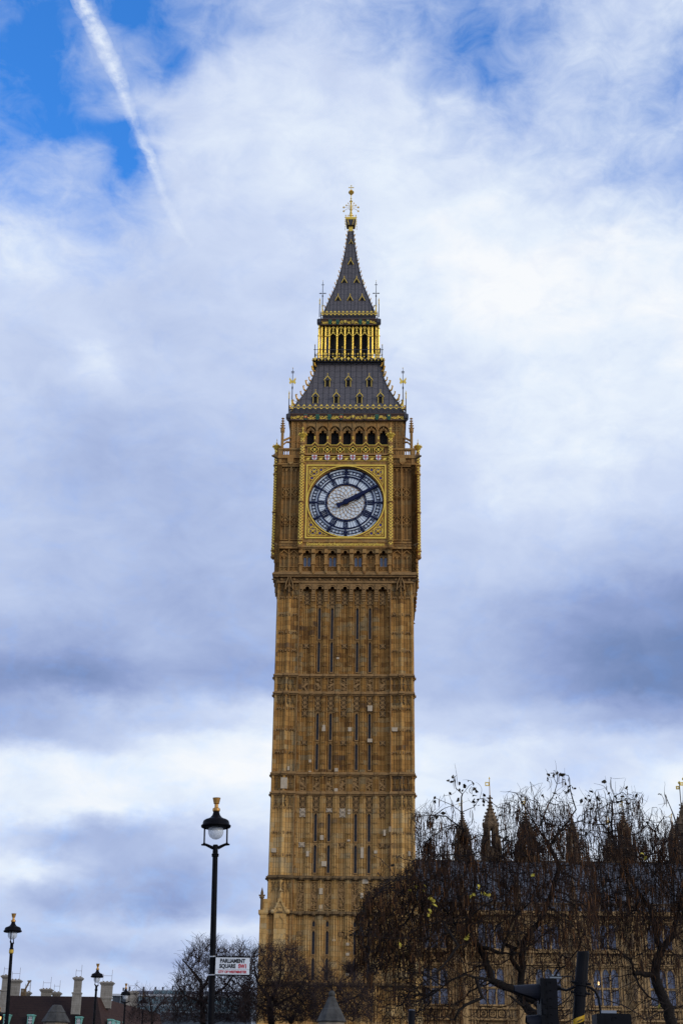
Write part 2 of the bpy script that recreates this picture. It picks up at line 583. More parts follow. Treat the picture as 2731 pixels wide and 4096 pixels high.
BLUE = mat('blue_enamel', (.02, .02, .22), 0.5)
BROWN = mat('bronze_enamel', (.10, .045, .02), 0.5)


# ================================================================== CLOCK TOWER
PSI = R(1.61)
TOWER = tag(empty('clock_tower', (0.584, 128.1, 0), -PSI),
            'tall honey stone Gothic clock tower with gilded dial and iron spire', 'clock tower')
rng = random.Random(7)
BAY = 1.14


def pier_profile():
    """half outline of a corner buttress, from x 4.07 to 6.1"""
    h = [(4.07, -5.82), (4.07, -6.10), (4.20, -6.10), (4.20, -6.03), (4.27, -6.03), (4.27, -5.96), (4.45, -5.96), (4.47, -6.02),
         (4.53, -6.02), (4.55, -5.96), (4.70, -5.96), (4.70, -6.05), (4.78, -6.05), (4.78, -6.00), (4.84, -6.00), (5.05, -6.24)]
    r = [(10.17 - x, y) for x, y in h[::-1][:-2]] + [(6.1, -6.10)]
    r = [p for p in r if p[0] < 6.05] + [(5.97, -6.10), (6.1, -6.1)]
    return h + [(5.12, -6.24)] + r


def bay_outline(i, win):
    xc = i * BAY
    a = [(-.57, -5.97), (-.53, -5.97), (-.53, -5.87), (-.46, -5.87), (-.46, -5.93), (-.42, -5.93), (-.42, -5.80), (-.38, -5.80), (-.38, -5.89), (-.34, -5.89),
         (-.34, -5.78), (-.29, -5.78), (-.29, -5.66), (-.20, -5.66), (-.20, -5.76), (-.15, -5.76)]
    a += [(-.13, -5.50)] if win else [(-.13, -5.64), (-.04, -5.64), (-.04, -5.78)]
    a += [(-x, y) for x, y in a[::-1]]
    return [(xc + x, y) for x, y in a]


def front_outline(windows):
    b = pier_profile()
    o = [(-x, y) for x, y in b[::-1]]
    for i in range(-3, 4):
        o += bay_outline(i, i in windows)
    return o + b


def rotz(p, k):
    x, y = p
    for _ in range(k):
        x, y = -y, x
    return (x, y)


def ring_wall(mb, outs, z0, z1):
    """outs: front outlines for the four sides"""
    pts = []
    for k in range(4):
        pts += [rotz(p, k) for p in outs[k][:-1]]
    n = len(pts)
    v = [(x, y, z0) for x, y in pts] + [(x, y, z1) for x, y in pts]
    mb.add(v, [(i, (i + 1) % n, (i + 1) % n + n, i + n) for i in range(n)])


WINBAYS = (-2, -1, 1, 2)
OUT_W = front_outline(WINBAYS)
OUT_P = front_outline(())


def scale_out(o, g):
    return [(x * (1 + g / 6.1), y - g) for x, y in o]


def string_outline(p, hb=6.1):
    o = [(-hb - p, -hb - p)]
    def bump(x, w, y, d):
        return [(x - w - .06, y), (x - w, y - d), (x + w, y - d), (x + w + .06, y)]
    o += bump(-5.085, .22, -hb - p, .14)
    o += [(-4.05 + p * .3, -hb - p), (-4.05 + p * .3, -5.90 - p)]
    for i in range(-3, 3):
        o += bump((i + .5) * BAY, .13, -5.90 - p, .07)
    o += [(4.05 - p * .3, -5.90 - p), (4.05 - p * .3, -hb - p)]
    o += bump(5.085, .22, -hb - p, .14)
    return o


def string_course(z, hb=6.1, big=1.0, bosses=False):
    mb = MB()
    for za, zb, p in ((-.16, -.05, .05), (-.05, .07, .16 * big), (.07, .18, .07)):
        o = string_outline(p, hb)
        pts = []
        for k in range(4):
            pts += [rotz(q, k) for q in o]
        mb.vprism(pts, z + za, z + zb)
    if bosses:
        q = MB()
        for i in range(-3, 4):
            q.blob((i * BAY, -6.16, z - .06), .17, .15, .17)
        q.four(); mb.merge(q)
    return mb.build('string_course', STONE_TRIM if z > 20 else STONE_DARK, TOWER)


def stage(name, z0, z1, outs, m, grow=0.0):
    mb = MB()
    ring_wall(mb, [scale_out(o, grow) if grow else o for o in outs], z0, z1)
    STAGES.append((z0, z1, mb, name, m))


STAGES = []


def carve(z, slot):
    """the wall of the stage at height z: carving there is part of that wall"""
    for z0, z1, mb, _, _ in STAGES:
        if z0 <= z < z1:
            return mb.slot(slot)
    return STAGES[0][2].slot(slot)


W4 = [OUT_W, OUT_P, OUT_P, OUT_P]
P4 = [OUT_P] * 4
stage('shaft_wall', 36.9, 45.64, W4, STONE_UP)
stage('shaft_wall', 35.29, 36.9, P4, STONE_UP)
stage('shaft_wall', 28.13, 35.29, W4, STONE_UP)
stage('shaft_wall', 26.45, 28.13, P4, STONE_UP)
stage('shaft_wall', 19.34, 26.45, W4, STONE_LOW)
stage('shaft_wall', 16.44, 19.34, P4, STONE_LOW, .02)
stage('shaft_wall', 10.81, 16.44, W4, STONE_LOW, .04)
stage('shaft_wall', 0.0, 10.81, P4, STONE_LOW, .10)
for z in (36.91, 35.29, 28.13, 26.45):
    string_course(z)
string_course(19.34, 6.14, 1.2, True)
string_course(16.44, 6.22, 1.3, True)
string_course(10.81, 6.3, 1.5)
mb = MB()
mb.box(-5.45, 5.45, -5.45, 5.45, 0, 45.6)
mb.build('shaft_core', STONE_DARK, TOWER)

# ---- lancet windows: glazing of the shaft; frame and glass are sub-parts
def lancet(z0, z1, dx=.115, bars=3):
    g = MB(); g.box(-dx, dx, -5.61, -5.57, z0, z1)
    fr = MB()
    pts = [(-dx - .02, z0), (-dx - .02, z1 - .15)]
    fr.slot(0)
    fr.strip([(-dx - .03, z0), (-dx - .03, z1 - .18), (0, z1 + .06), (dx + .03, z1 - .18), (dx + .03, z0)], .06, -5.80, -5.56)
    fr.box(-dx - .05, dx + .05, -5.83, -5.62, z0 - .08, z0)
    ir = g.slot(1)
    for q in range(1, bars):
        z = z0 + (z1 - z0) * q / bars
        ir.box(-dx, dx, -5.625, -5.612, z - .018, z + .018)
    return g, fr, ir


def add_windows(zs, small=None):
    """windows of one stage, and stone filling of the rest of each slot"""
    for a, b in zs:
        g, fr, ir = lancet(a, b)
        for i in WINBAYS:
            w = fr.build('lancet_window', STONE_TRIM, TOWER, loc=(i * BAY, 0, 0)) if i == WINBAYS[0] else None
            if w:
                first = w
                p = g.build('window_glass', [LEAD, IRON_P], w)
            else:
                clone(first, TOWER, (i * BAY, 0, 0))


def fill(z0, z1):
    for i in WINBAYS:
        carve((z0 + z1) / 2, 1).box(i * BAY - .128, i * BAY + .128, -5.745, -5.52, z0, z1)


ST = [(36.9, 45.64, [(37.31, 40.15), (40.38, 43.40)]),
      (28.13, 35.29, [(28.54, 30.89), (31.16, 33.62)]),
      (19.34, 26.45, [(19.79, 22.16), (22.41, 24.82)]),
      (10.81, 16.44, [(11.17, 12.95), (13.19, 15.13), (15.40, 15.92)])]
for z0, z1, ws in ST:
    add_windows(ws)
    z = z0
    for a, b in ws:
        fill(z, a); z = b
    fill(z, z1)

# ---- carved panels: leaf scrolls and banners in relief, one mesh each
def leafy(mb, x0, x1, z0, z1, y, seed, n=16, banner=True):
    r = random.Random(seed)
    w, h = x1 - x0, z1 - z0
    mb.strip([(x0, z0), (x0, z1), (x1, z1), (x1, z0)], .06, y - .08, y + .02, True)
    if banner:
        s = 1 if seed % 2 else -1
        a, b = (x0 + .06, x1 - .06) if s > 0 else (x1 - .06, x0 + .06)
        mb.strip([(a, z0 + .28 * h), (b, z0 + .58 * h)], .13, y - .07, y + .02)
    for _ in range(n):
        cx, cz = r.uniform(x0 + .09, x1 - .09), r.uniform(z0 + .09, z1 - .09)
        rr = r.uniform(.05, .10)
        mb.ring(cx, cz, rr, .045, y - .05 - r.random() * .03, y + .02, 7, r.random() * 3, r.random() * 3 + 4.6)
    for q in range(3):
        mb.blob(((x0 + x1) / 2, y - .02, z0 + h * (.16 + .33 * q)), .1, .07, .1, 6, 4)


def carved_panel(x, z0, z1, seed, new=False, half=.30, y=-5.80):
    mb = MB()
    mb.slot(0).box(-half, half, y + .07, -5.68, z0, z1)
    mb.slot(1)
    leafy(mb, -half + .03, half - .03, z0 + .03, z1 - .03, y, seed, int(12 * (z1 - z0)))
    return mb.build('carved_panel', [STONE_NEW if new else STONE_DARK, STONE_NEW if new else STONE_TRIM], TOWER, loc=(x, 0, 0))


sd = 1
for z0, z1 in ((35.50, 36.78), (26.66, 27.95), (16.75, 19.05)):
    for i in range(-3, 4):
        carved_panel(i * BAY, z0, z1, sd); sd += 1


def tracery_head(x, z0, z1, new=False, y=-5.80):
    """traceried window head: crosses and cusps over dark ground"""
    mb = MB()
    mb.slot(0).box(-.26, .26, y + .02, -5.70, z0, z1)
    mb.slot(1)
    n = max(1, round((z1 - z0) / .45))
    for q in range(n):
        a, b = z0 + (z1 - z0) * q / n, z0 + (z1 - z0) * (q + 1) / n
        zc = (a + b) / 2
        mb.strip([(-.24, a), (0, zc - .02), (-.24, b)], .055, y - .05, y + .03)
        mb.strip([(.24, a), (0, zc + .02), (.24, b)], .055, y - .05, y + .03)
        mb.cbox(0, zc, .06, b - a - .02, y - .062, y + .03)
        mb.cbox(0, zc, .26, .07, y - .072, y + .03)
    return mb.build('tracery_head', [STONE_NEW if new else STONE_DARK, STONE_NEW if new else STONE_TRIM], TOWER, loc=(x, 0, 0))


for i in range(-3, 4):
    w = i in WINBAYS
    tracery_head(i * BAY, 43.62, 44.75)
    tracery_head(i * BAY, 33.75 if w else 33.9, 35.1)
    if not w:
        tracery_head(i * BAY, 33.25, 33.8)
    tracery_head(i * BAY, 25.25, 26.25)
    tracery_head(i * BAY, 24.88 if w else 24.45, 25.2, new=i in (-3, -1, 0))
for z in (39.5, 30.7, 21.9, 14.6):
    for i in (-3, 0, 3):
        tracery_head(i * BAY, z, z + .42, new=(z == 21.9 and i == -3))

# ---- small carved caps on piers and buttress panels, replaced pale blocks
for z0, z1, _ in ST:
    z = z0 + .9
    mb = carve(z, 1)
    while z < z1 - .7:
        for i in range(-4, 4):
            x = (i + .5) * BAY
            for s in (-.07, .07):
                mb.box(x + s - .03, x + s + .03, -6.02, -5.88, z, z + .12)
        z += .92
for z in (44.2, 42.6, 40.9, 39.2, 33.9, 32.0, 30.0, 25.2, 23.1, 21.2, 14.6, 12.6):
    mb = carve(z, 1)
    for s in (-1, 1):
        for x in (4.48, 5.69):
            mb.strip([(s * x - .2, z - .12), (s * x - .2, z), (s * x - .1, z + .12), (s * x, z - .02), (s * x + .1, z + .12), (s * x + .2, z), (s * x + .2, z - .12)], .06, -6.09, -5.9)
        for x in (4.95, 5.22):
            mb.box(s * x - .05, s * x + .05, -6.24, -6.0, z - .1, z + .12)
# the dark line where each corner buttress meets the panelled wall is a real reveal: a narrow shaft beside it
for z0, z1, mb, _, _ in STAGES:
    mb.slot(1)
    for s in (-1, 1):
        mb.lathe(s * 4.12, -6.12, [(.05, z0 + .1), (.05, z1 - .1)], 6)
# tracery crowning the corner buttresses under each string course
for z0, z1 in ((44.35, 45.5), (35.55, 36.7), (34.3, 35.1), (26.75, 27.9), (25.3, 26.3), (18.2, 19.0)):
    mb = carve((z0 + z1) / 2, 2)
    for s in (-1, 1):
        for x in (4.48, 4.95, 5.22, 5.69):
            y = -6.03 if x in (4.48, 5.69) else -6.17
            zc = (z0 + z1) / 2
            mb.strip([(s * x - .12, z0), (s * x, zc), (s * x - .12, z1)], .045, y - .05, y + .1)
            mb.strip([(s * x + .12, z0), (s * x, zc + .01), (s * x + .12, z1)], .045, y - .051, y + .1)
            mb.cbox(s * x, zc, .22, .06, y - .062, y + .1)
NEW = [(2.32, 33.72, .42, .5), (2.32, 30.95, .42, .3), (-1.71, 31.9, .3, .35), (.57, 31.9, .3, .35), (4.48, 31.9, .5, .34), (-.57, 28.35, .3, .3),
       (-5.05, 26.8, .55, .95), (-.57, 26.6, .3, .3), (-1.71, 22.5, .3, .4), (-2.9, 21.1, .24, .45), (-1.5, 20.3, .42, .42), (1.71, 21.0, .26, .9),
       (2.85, 21.4, .26, .25), (.57, 22.4, .26, .14), (4.1, 23.2, .2, .45), (5.7, 21.2, .2, .4), (-1.71, 18.0, .3, .5), (2.0, 18.9, .5, .5),
       (1.71, 17.7, .24, .45), (.57, 13.9, .26, .22), (.57, 13.1, .26, .22), (.57, 11.5, .26, .32), (-5.75, 21.4, .4, .35), (-4.7, 28.4, .2, .35), (3.6, 22.9, .2, .5)]
for x, z, w, h in NEW:
    y = -6.03 if abs(x) < 4 else -6.14
    if abs(x + 5.05) < .2: y = -6.27
    carve(z + h / 2, 3).box(x - w / 2, x + w / 2, y, -5.6, z, z + h)
for _ in range(7):
    x, z = rng.uniform(-3.8, 3.8), rng.uniform(12, 44)
    k_ = round((x - .57) / BAY); x = .57 + k_ * BAY
    carve(z, 3).box(x - .12, x + .12, -5.985, -5.6, z, z + rng.uniform(.15, .4))
for z0, z1, mb, nm, m in STAGES:
    mb.build(nm, [m, STONE_TRIM, STONE_DARK, STONE_NEW], TOWER)

# ---- base: outer corner piers, gabled niche heads, small pinnacles
for s in (-1, 1):
    mb = MB()
    mb.box(s * 6.14 if s > 0 else -6.72, 6.72 if s > 0 else -6.14, -6.55, -5.0, 0, 16.3)
    mb.box(s * 6.05 if s > 0 else -6.84, 6.84 if s > 0 else -6.05, -6.62, -4.9, 16.3, 16.62)
    mb.box(s * 6.1 if s > 0 else -6.66, 6.66 if s > 0 else -6.1, -6.3, -5.1, 16.62, 17.55)
    mb.build('corner_pier', STONE_LOW, TOWER)
    mb = MB()
    cx = s * 6.6
    mb.lathe(cx, -6.4, [(.12, 16.6), (.12, 17.55), (.2, 17.6), (.2, 17.7), (.1, 17.8), (.13, 18.0), (.02, 18.45)], 8)
    mb.box(cx - .26, cx + .26, -6.46, -6.34, 17.75, 17.87)
    mb.build('pinnacle', STONE_DARK, TOWER)
    mb = MB()
    g = s * 5.05
    mb.prism([(g - .62, 16.4), (g, 17.75), (g + .62, 16.4), (g + .48, 16.4), (g, 17.4), (g - .48, 16.4)], -6.62, -6.1)
    mb.prism([(g - .47, 16.4), (g, 17.38), (g + .47, 16.4)], -6.5, -6.1)
    mb.box(g - .5, g + .5, -6.5, -6.1, 11.0, 16.38)
    mb.lathe(g, -6.45, [(.07, 17.7), (.06, 18.1), (.2, 18.2), (.07, 18.3), (.05, 18.7), (.0, 18.8)], 6)
    for q in (-1, 1):
        mb.blob((g + q * .62, -6.5, 16.5), .2)
    for t in (.25, .5, .75):
        for q in (-1, 1):
            mb.blob((g + q * .62 * (1 - t), -6.5, 16.4 + 1.35 * t + .06), .09)
    mb.ring(g, 16.75, .17, .06, -6.56, -6.4, 10)
    mb.strip([(g - .3, 15.2), (g - .3, 15.8), (g, 16.2), (g + .3, 15.8), (g + .3, 15.2)], .07, -6.56, -6.4)
    mb.build('niche_gable', STONE_LOW, TOWER)


# ---- arcaded head of the shaft, corbelled cornice
def trefoil(xc, zs, w, lift=.0):
    pts = []
    def arc(cx, cz, r, a0, a1, n):
        for i in range(n + 1):
            a = R(a0 + (a1 - a0) * i / n)
            pts.append((cx + r * math.cos(a), cz + r * math.sin(a)))
    arc(xc - .29 * w, zs + .16 * w, .21 * w, 215, 55, 6)
    arc(xc, zs + .42 * w + lift, .22 * w, 205, -25, 7)
    arc(xc + .29 * w, zs + .16 * w, .21 * w, 125, -35, 6)
    return pts


def head_plate(mb, xc, half, zb, zt, w, y0, y1, lift=0.0):
    a = trefoil(xc, zb, w, lift)
    mb.prism([(xc - half, zb), (xc - half, zt), (xc + half, zt), (xc + half, zb)] + a[::-1], y0, y1)


mb = MB()
for i in range(-3, 4):
    x = i * BAY
    head_plate(mb, x, .569, 44.75, 45.6, .84, -6.13, -5.9)
    mb.ring(x, 44.95, .47, .05, -6.19, -6.1, 14, R(-88), R(88))
for i in range(-4, 4):
    x = (i + .5) * BAY
    w = .17 if -4 < i < 3 else .1
    for zz, p in ((44.75, .0), (44.55, -.05), (44.35, -.1), (44.1, -.14)):
        mb.box(x - w, x + w, -6.16 - p, -5.85, zz - .2, zz - .03)
    mb.box(x - .12, x + .12, -6.2, -6.1, 45.0, 45.5)
mb.build4('shaft_arcade', STONE_TRIM, TOWER)
mb = MB()
for z0, z1, h in ((45.60, 45.78, 6.22), (45.78, 46.10, 6.12), (46.10, 46.26, 6.48), (46.26, 46.42, 6.62), (46.42, 46.55, 6.52)):
    mb.box(-h, h, -h, h, z0, z1)
q = MB()
for i in range(-5, 6):
    q.blob((i * 1.16, -6.2, 45.93), .17, .12, .15)
    q.strip([(i * 1.16 + .25, 45.86), (i * 1.16 + .45, 46.0), (i * 1.16 + .65, 45.86), (i * 1.16 + .9, 46.0)], .06, -6.2, -6.1)
for s in (-1, 1):
    q.strip([(s * 5.05 - .33, 44.9), (s * 5.05 - .3, 45.5), (s * 5.05, 46.3), (s * 5.05 + .3, 45.5), (s * 5.05 + .33, 44.9)], .09, -6.44, -6.1)
    q.cbox(s * 5.05, 45.3, .07, 1.3, -6.40, -6.1)
    q.strip([(s * 5.05 - .22, 45.1), (s * 5.05, 45.45), (s * 5.05 + .22, 45.1)], .07, -6.37, -6.1)
    q.blob((s * 5.05, -6.4, 46.4), .12, .12, .16)
q.four(); mb.merge(q)
mb.build('cornice', STONE_TRIM, TOWER)


def gargoyle(x, y, z, dx, dy, s=1.0):
    """crouching stone beast leaning out from a corner"""
    mb = MB()
    d = Vector((dx, dy, 0)).normalized()
    p = Vector((x, y, z))
    mb.tube([p - d * .25, p + d * .15 * s + Vector((0, 0, .08)), p + d * .5 * s + Vector((0, 0, .1)), p + d * .72 * s + Vector((0, 0, .16)), p + d * .95 * s + Vector((0, 0, .12))],
            [.22 * s, .24 * s, .17 * s, .16 * s, .07 * s], 7)
    mb.tube([p + d * .25 * s + Vector((0, 0, .1)), p - d * .3 + Vector((0, 0, .42 * s))], [.14 * s, .02], 4)
    mb.tube([p + d * .4 * s, p + d * .2 * s + Vector((0, 0, -.45 * s))], [.1 * s, .05 * s], 5)
    for q in (-1, 1):
        e = p + d * .7 * s + Vector((-d.y, d.x, 0)) * .1 * q
        mb.tube([e + Vector((0, 0, .22 * s)), e + Vector((0, 0, .42 * s))], [.05 * s, .01], 4)
    return mb.build('gargoyle', STONE_DARK, TOWER)


for sx in (-1, 1):
    for sy in (-1, 1):
        gargoyle(sx * 6.2, sy * 6.2, 58.0, sx, sy * .6)
        gargoyle(sx * 6.05, sy * 6.05, 45.75, sx, sy * .5, .7)
        gargoyle(sx * 6.3, sy * 6.35, 49.15, sx, sy * .9, .55)

# ---- stage under the dial: arcade with four two-light windows
B7 = 1.163
mb = MB()
mb.box(-6.12, 6.12, -6.12, 6.12, 46.4, 57.4)
mb.build('clock_stage_wall', STONE_TOP, TOWER)
mb = MB()
for i in range(-3, 4):
    x = i * B7
    head_plate(mb, x, B7 / 2 - .002, 48.12, 48.95, .80, -6.52, -6.25)
    mb.ring(x, 48.3, .48, .05, -6.58, -6.48, 14, R(-85), R(85))
    mb.box(x - .4, x + .4, -6.32, -6.2, 47.08, 47.14)
    for s in (-.19, .19):
        mb.ring(x + s, 46.92, .11, .05, -6.27, -6.1, 8)
        mb.strip([(x + s - .16, 46.74), (x + s - .16, 47.08), (x + s + .16, 47.08), (x + s + .16, 46.74)], .04, -6.25, -6.1, True)
    mb.cbox(x, 47.7, .06, 1.1, -6.27, -6.1)
    for s in (-.2, .2):
        mb.strip([(x + s - .17, 47.95), (x + s - .1, 48.12), (x + s, 48.2), (x + s + .1, 48.12), (x + s + .17, 47.95)], .05, -6.26, -6.1)
for i in range(-4, 4):
    x = (i + .5) * B7
    mb.box(x - .16, x + .16, -6.56, -6.1, 47.35, 48.12)
    mb.box(x - .21, x + .21, -6.6, -6.1, 47.25, 47.35)
    mb.box(x - .14, x + .14, -6.5, -6.1, 46.5, 47.25)
    mb.box(x - .17, x + .17, -6.7, -6.5, 48.35, 48.75)
    mb.blob((x, -6.62, 46.5), .15, .12, .2)
for s in (-1, 1):
    for x in (4.72, 5.62):
        xx = s * x
        mb.strip([(xx - .38, 46.7), (xx - .38, 48.4), (xx, 48.75), (xx + .38, 48.4), (xx + .38, 46.7)], .08, -6.30, -6.1, True)
        mb.cbox(xx, 47.5, .06, 1.6, -6.27, -6.1)
        mb.box(xx - .36, xx + .36, -6.28, -6.1, 47.08, 47.14)
        for q in (-.19, .19):
            mb.strip([(xx + q - .15, 48.0), (xx + q, 48.25), (xx + q + .15, 48.0)], .06, -6.25, -6.1)
            mb.ring(xx + q, 46.9, .1, .05, -6.24, -6.1, 8)
    mb.box(s * 5.17 - .04, s * 5.17 + .04, -6.38, -6.1, 46.5, 48.95)
    mb.box(min(s * 6.05, s * 6.46), max(s * 6.05, s * 6.46), -6.46, -6.05, 46.5, 57.4)
mb.box(-6.4, 6.4, -6.42, -6.1, 46.44, 46.66)
mb.build4('window_arcade', STONE_TOP, TOWER)
g = MB()
for s in (-.175, .175):
    g.box(s - .135, s + .135, -6.145, -6.12, 47.17, 48.05)
g.slot(1).box(-.03, .03, -6.18, -6.13, 47.17, 48.1)
PALEGLASS = mat('pale_window_glass', (.10, .13, .19), .2, var=.3, scale=3)
for i in (-3, -1, 1, 3):
    if i == -3:
        f0 = g.build('arcade_window', [PALEGLASS, STONE_TRIM], TOWER, loc=(i * B7, 0, 0))
    else:
        clone(f0, TOWER, (i * B7, 0, 0))

# ---- side panels of the dial stage
for s in (-1, 1):
    mb = MB()
    for x in (4.72, 5.62):
        xx = s * x
        for q in (-.4, 0, .4):
            mb.cbox(xx + q, 53.4, .07, 7.4, -6.27 + abs(q) * .001, -6.1)
        for z in (51.75, 54.55):
            mb.strip([(xx - .36, z), (xx, z + .42), (xx + .36, z), (xx, z - .42)], .06, -6.30, -6.1, True)
            mb.blob((xx, -6.2, z), .14, .1, .14)
            for a in (-1, 1):
                for b in (-1, 1):
                    mb.strip([(xx + a * .36, z + b * .5), (xx + a * .12, z + b * .26)], .05, -6.29, -6.1)
                    mb.ring(xx + a * .2, z + b * .5, .09, .04, -6.28, -6.1, 8)
        for q in (-.2, .2):
            mb.strip([(xx + q - .18, 56.7), (xx + q - .1, 56.98), (xx + q, 57.08), (xx + q + .1, 56.98), (xx + q + .18, 56.7)], .06, -6.29, -6.1)
        mb.box(xx - .42, xx + .42, -6.32, -6.1, 49.72, 49.82)
    mb.box(s * 5.17 - .05, s * 5.17 + .05, -6.4, -6.1, 49.6, 57.2)
    a, b = sorted((s * 4.2, s * 6.46))
    mb.box(a, b, -6.44, -6.1, 57.12, 57.3)
    mb.box(a, b, -6.52, -6.1, 57.3, 57.42)
    mb.box(a, b, -6.36, -6.1, 57.42, 57.95)
    mb.box(a, b, -6.55, -6.1, 57.95, 58.22)
    mb.box(a, b, -6.46, -6.1, 48.86, 49.0)
    mb.box(a, b, -6.38, -6.1, 49.0, 49.4)
    mb.box(a, b, -6.46, -6.1, 49.4, 49.56)
    mb.prism([(s * 5.25 - .28, 57.95), (s * 5.25 + .28, 57.95), (s * 5.25 + .28, 57.5), (s * 5.25, 57.25), (s * 5.25 - .28, 57.5)], -6.6, -6.3)
    for q in (-.7, -.45, .45, .7):
        mb.ring(s * 5.25 + q, 57.68, .12, .05, -6.42, -6.3, 8)
    mb.build4('side_panel', STONE_TOP, TOWER)
for s in (-1, 1):
    text('stone_inscription', 'LAUS:DEO', .36, STONE_TRIM, TOWER, (s * 5.3, -6.40, 49.2), depth=.03, sx=.95)

# ---- the dial
FACE = empty('clock_face', (0, 0, 53.45)); FACE.parent = TOWER
ZD = 53.45
mb = MB()
for sx in (1, -1):
    for sz in (1, -1):
        q = [(sx * 4.02, sz * 0), (sx * 4.02, sz * 4.03), (0, sz * 4.03)] + [(sx * 3.60 * math.sin(R(90) * i / 20), sz * 3.60 * math.cos(R(90) * i / 20)) for i in range(21)]
        mb.prism(q, -6.70, -6.1)
for r, y in ((3.56, -6.62), (3.50, -6.55), (3.45, -6.50)):
    mb.ring(0, 0, r, .07, y, -6.1, 72)
mb.build('dial_surround', STONE_TOP, FACE)
mb = MB()
mb.disc(0, 0, 3.46, -6.42, -6.36, 72)
mb.build('dial_glass', DIAL, FACE)
mb = MB()   # gilt mouldings of the square frame and the great ring
S = 3.66
mb.strip([(-S, -S), (-S, S), (S, S), (S, -S)], .12, -6.80, -6.68, True)
mb.ring(0, 0, 3.585, .09, -6.83, -6.68, 72)
S = 3.46
for sx in (1, -1):
    for sz in (1, -1):
        a0 = math.asin(1.6 / 3.74)
        arc = [(sx * 3.78 * math.sin(a0 + (R(90) - 2 * a0) * i / 12), sz * 3.78 * math.cos(a0 + (R(90) - 2 * a0) * i / 12)) for i in range(13)]
        mb.strip([(sx * S, sz * 1.75)] + [(sx * S, sz * S), (sx * 1.75, sz * S)], .045, -6.76, -6.68)
        mb.strip(arc, .04, -6.755, -6.68)
        c = (sx * 2.99, sz * 2.99)
        mb.ring(c[0], c[1], .41, .055, -6.775, -6.68, 20)
        for k in range(4):
            mb.ring(c[0] + .17 * math.cos(R(90) * k), c[1] + .17 * math.sin(R(90) * k), .16, .035, -6.765 - .002 * k, -6.68, 10)
        for (ax, az, rr) in ((2.36, 3.2, .19), (3.2, 2.36, .19)):
            mb.ring(sx * ax, sz * az, rr, .035, -6.76, -6.68, 12)
        mb.blob((c[0], -6.78, c[1]), .19, .12, .15)
        mb.blob((c[0] + .1, -6.8, c[1] + .09), .1, .1, .09)
        mb.blob((c[0] - .1, -6.8, c[1] - .08), .1, .1, .08)
mb.build('gilt_moulding', GOLD, FACE)
mb = MB()
for sx in (1, -1):
    for sz in (1, -1):
        c = (sx * 2.99, sz * 2.99)
        mb.slot(0).disc(c[0], c[1], .3, -6.715, -6.69, 14)
        mb.slot(1)
        for (ax, az) in ((2.36, 3.2), (3.2, 2.36)):
            mb.disc(sx * ax, sz * az, .1, -6.712, -6.69, 10)
        r = random.Random(4)
        for _ in range(9):
            a = R(r.uniform(12, 78)); rr = 3.92 if abs(a - R(45)) > R(14) else 4.35
            px, pz = min(3.35, rr * math.sin(a)), min(3.35, rr * math.cos(a))
            mb.slot(2).ring(sx * px, sz * pz, .1, .03, -6.74, -6.68, 7, 0, 4.5)
mb.build('spandrel_enamel', [BLUE, BLUE, GOLD_DK], FACE)
mb = MB()   # iron tracery of the dial
Y0, Y1 = -6.50, -6.41
mb.ring(0, 0, 3.42, .07, Y0, Y1, 96)
mb.ring(0, 0, 3.17, .055, Y0, Y1, 96)
mb.ring(0, 0, 2.86, .06, Y0, Y1, 96)
mb.ring(0, 0, 2.62, .115, Y0 - .02, Y1, 96)
mb.ring(0, 0, 1.88, .10, Y0 - .01, Y1, 72)
mb.ring(0, 0, 1.75, .055, Y0, Y1, 72)
for i in range(60):
    a = R(6 * i); s_, c_ = math.sin(a), math.cos(a)
    if i % 5:
        mb.strip([(s_ * 2.83, c_ * 2.83), (s_ * 3.24, c_ * 3.24)], .05, Y0 - .012, Y1)
        mb.strip([(s_ * 1.93, c_ * 1.93), (s_ * 2.58, c_ * 2.58)], .012, Y0 + .05, Y1)
    else:
        mb.strip([(s_ * 2.6, c_ * 2.6), (s_ * 3.4, c_ * 3.4)], .105, Y0 - .03, Y1)
        for r_ in (3.02, 3.3):
            px, pz = s_ * r_, c_ * r_
            mb.strip([(px - c_ * .15, pz + s_ * .15), (px + c_ * .15, pz - s_ * .15)], .10 if r_ < 3.1 else .05, Y0 - .045, Y1)
            mb.disc(px, pz, .085, Y0 - .055, Y1, 8)
        for q in (-.17, .17):
            mb.disc(s_ * 3.02 + c_ * q, c_ * 3.02 - s_ * q, .06, Y0 - .02, Y1, 8)
        mb.disc(s_ * 2.72, c_ * 2.72, .075, Y0 - .04, Y1, 6)
        mb.disc(s_ * 1.80, c_ * 1.80, .06, Y0 - .04, Y1, 6)
mb.build('dial_frame', NAVY, FACE)
mb = MB()   # gold glazing bars of the middle
n = 16
for i in range(n):
    a = 2 * math.pi * i / n
    def pol(r, da): return (r * math.sin(a + da), r * math.cos(a + da))
    h = math.pi / n
    yy = -6.455 - .0006 * i
    mb.strip([pol(.22, 0), pol(.45, h), pol(.7, 0), pol(.45, -h)], .015, yy, Y1, True)
    mb.strip([pol(.7, 0), pol(.98, h), pol(1.28, 0), pol(1.5, h * .8), pol(1.72, 0)], .015, yy - .01, Y1)
    mb.strip([pol(.7, 0), pol(.98, -h), pol(1.28, 0), pol(1.5, -h * .8), pol(1.72, 0)], .015, yy - .02, Y1)
mb.ring(0, 0, 1.72, .03, -6.475, Y1, 48)
mb.build('rosette_bars', GOLD_DK, FACE)
NUM = ['XII', 'I', 'II', 'III', 'IIII', 'V', 'VI', 'VII', 'VIII', 'IX', 'X', 'XI']
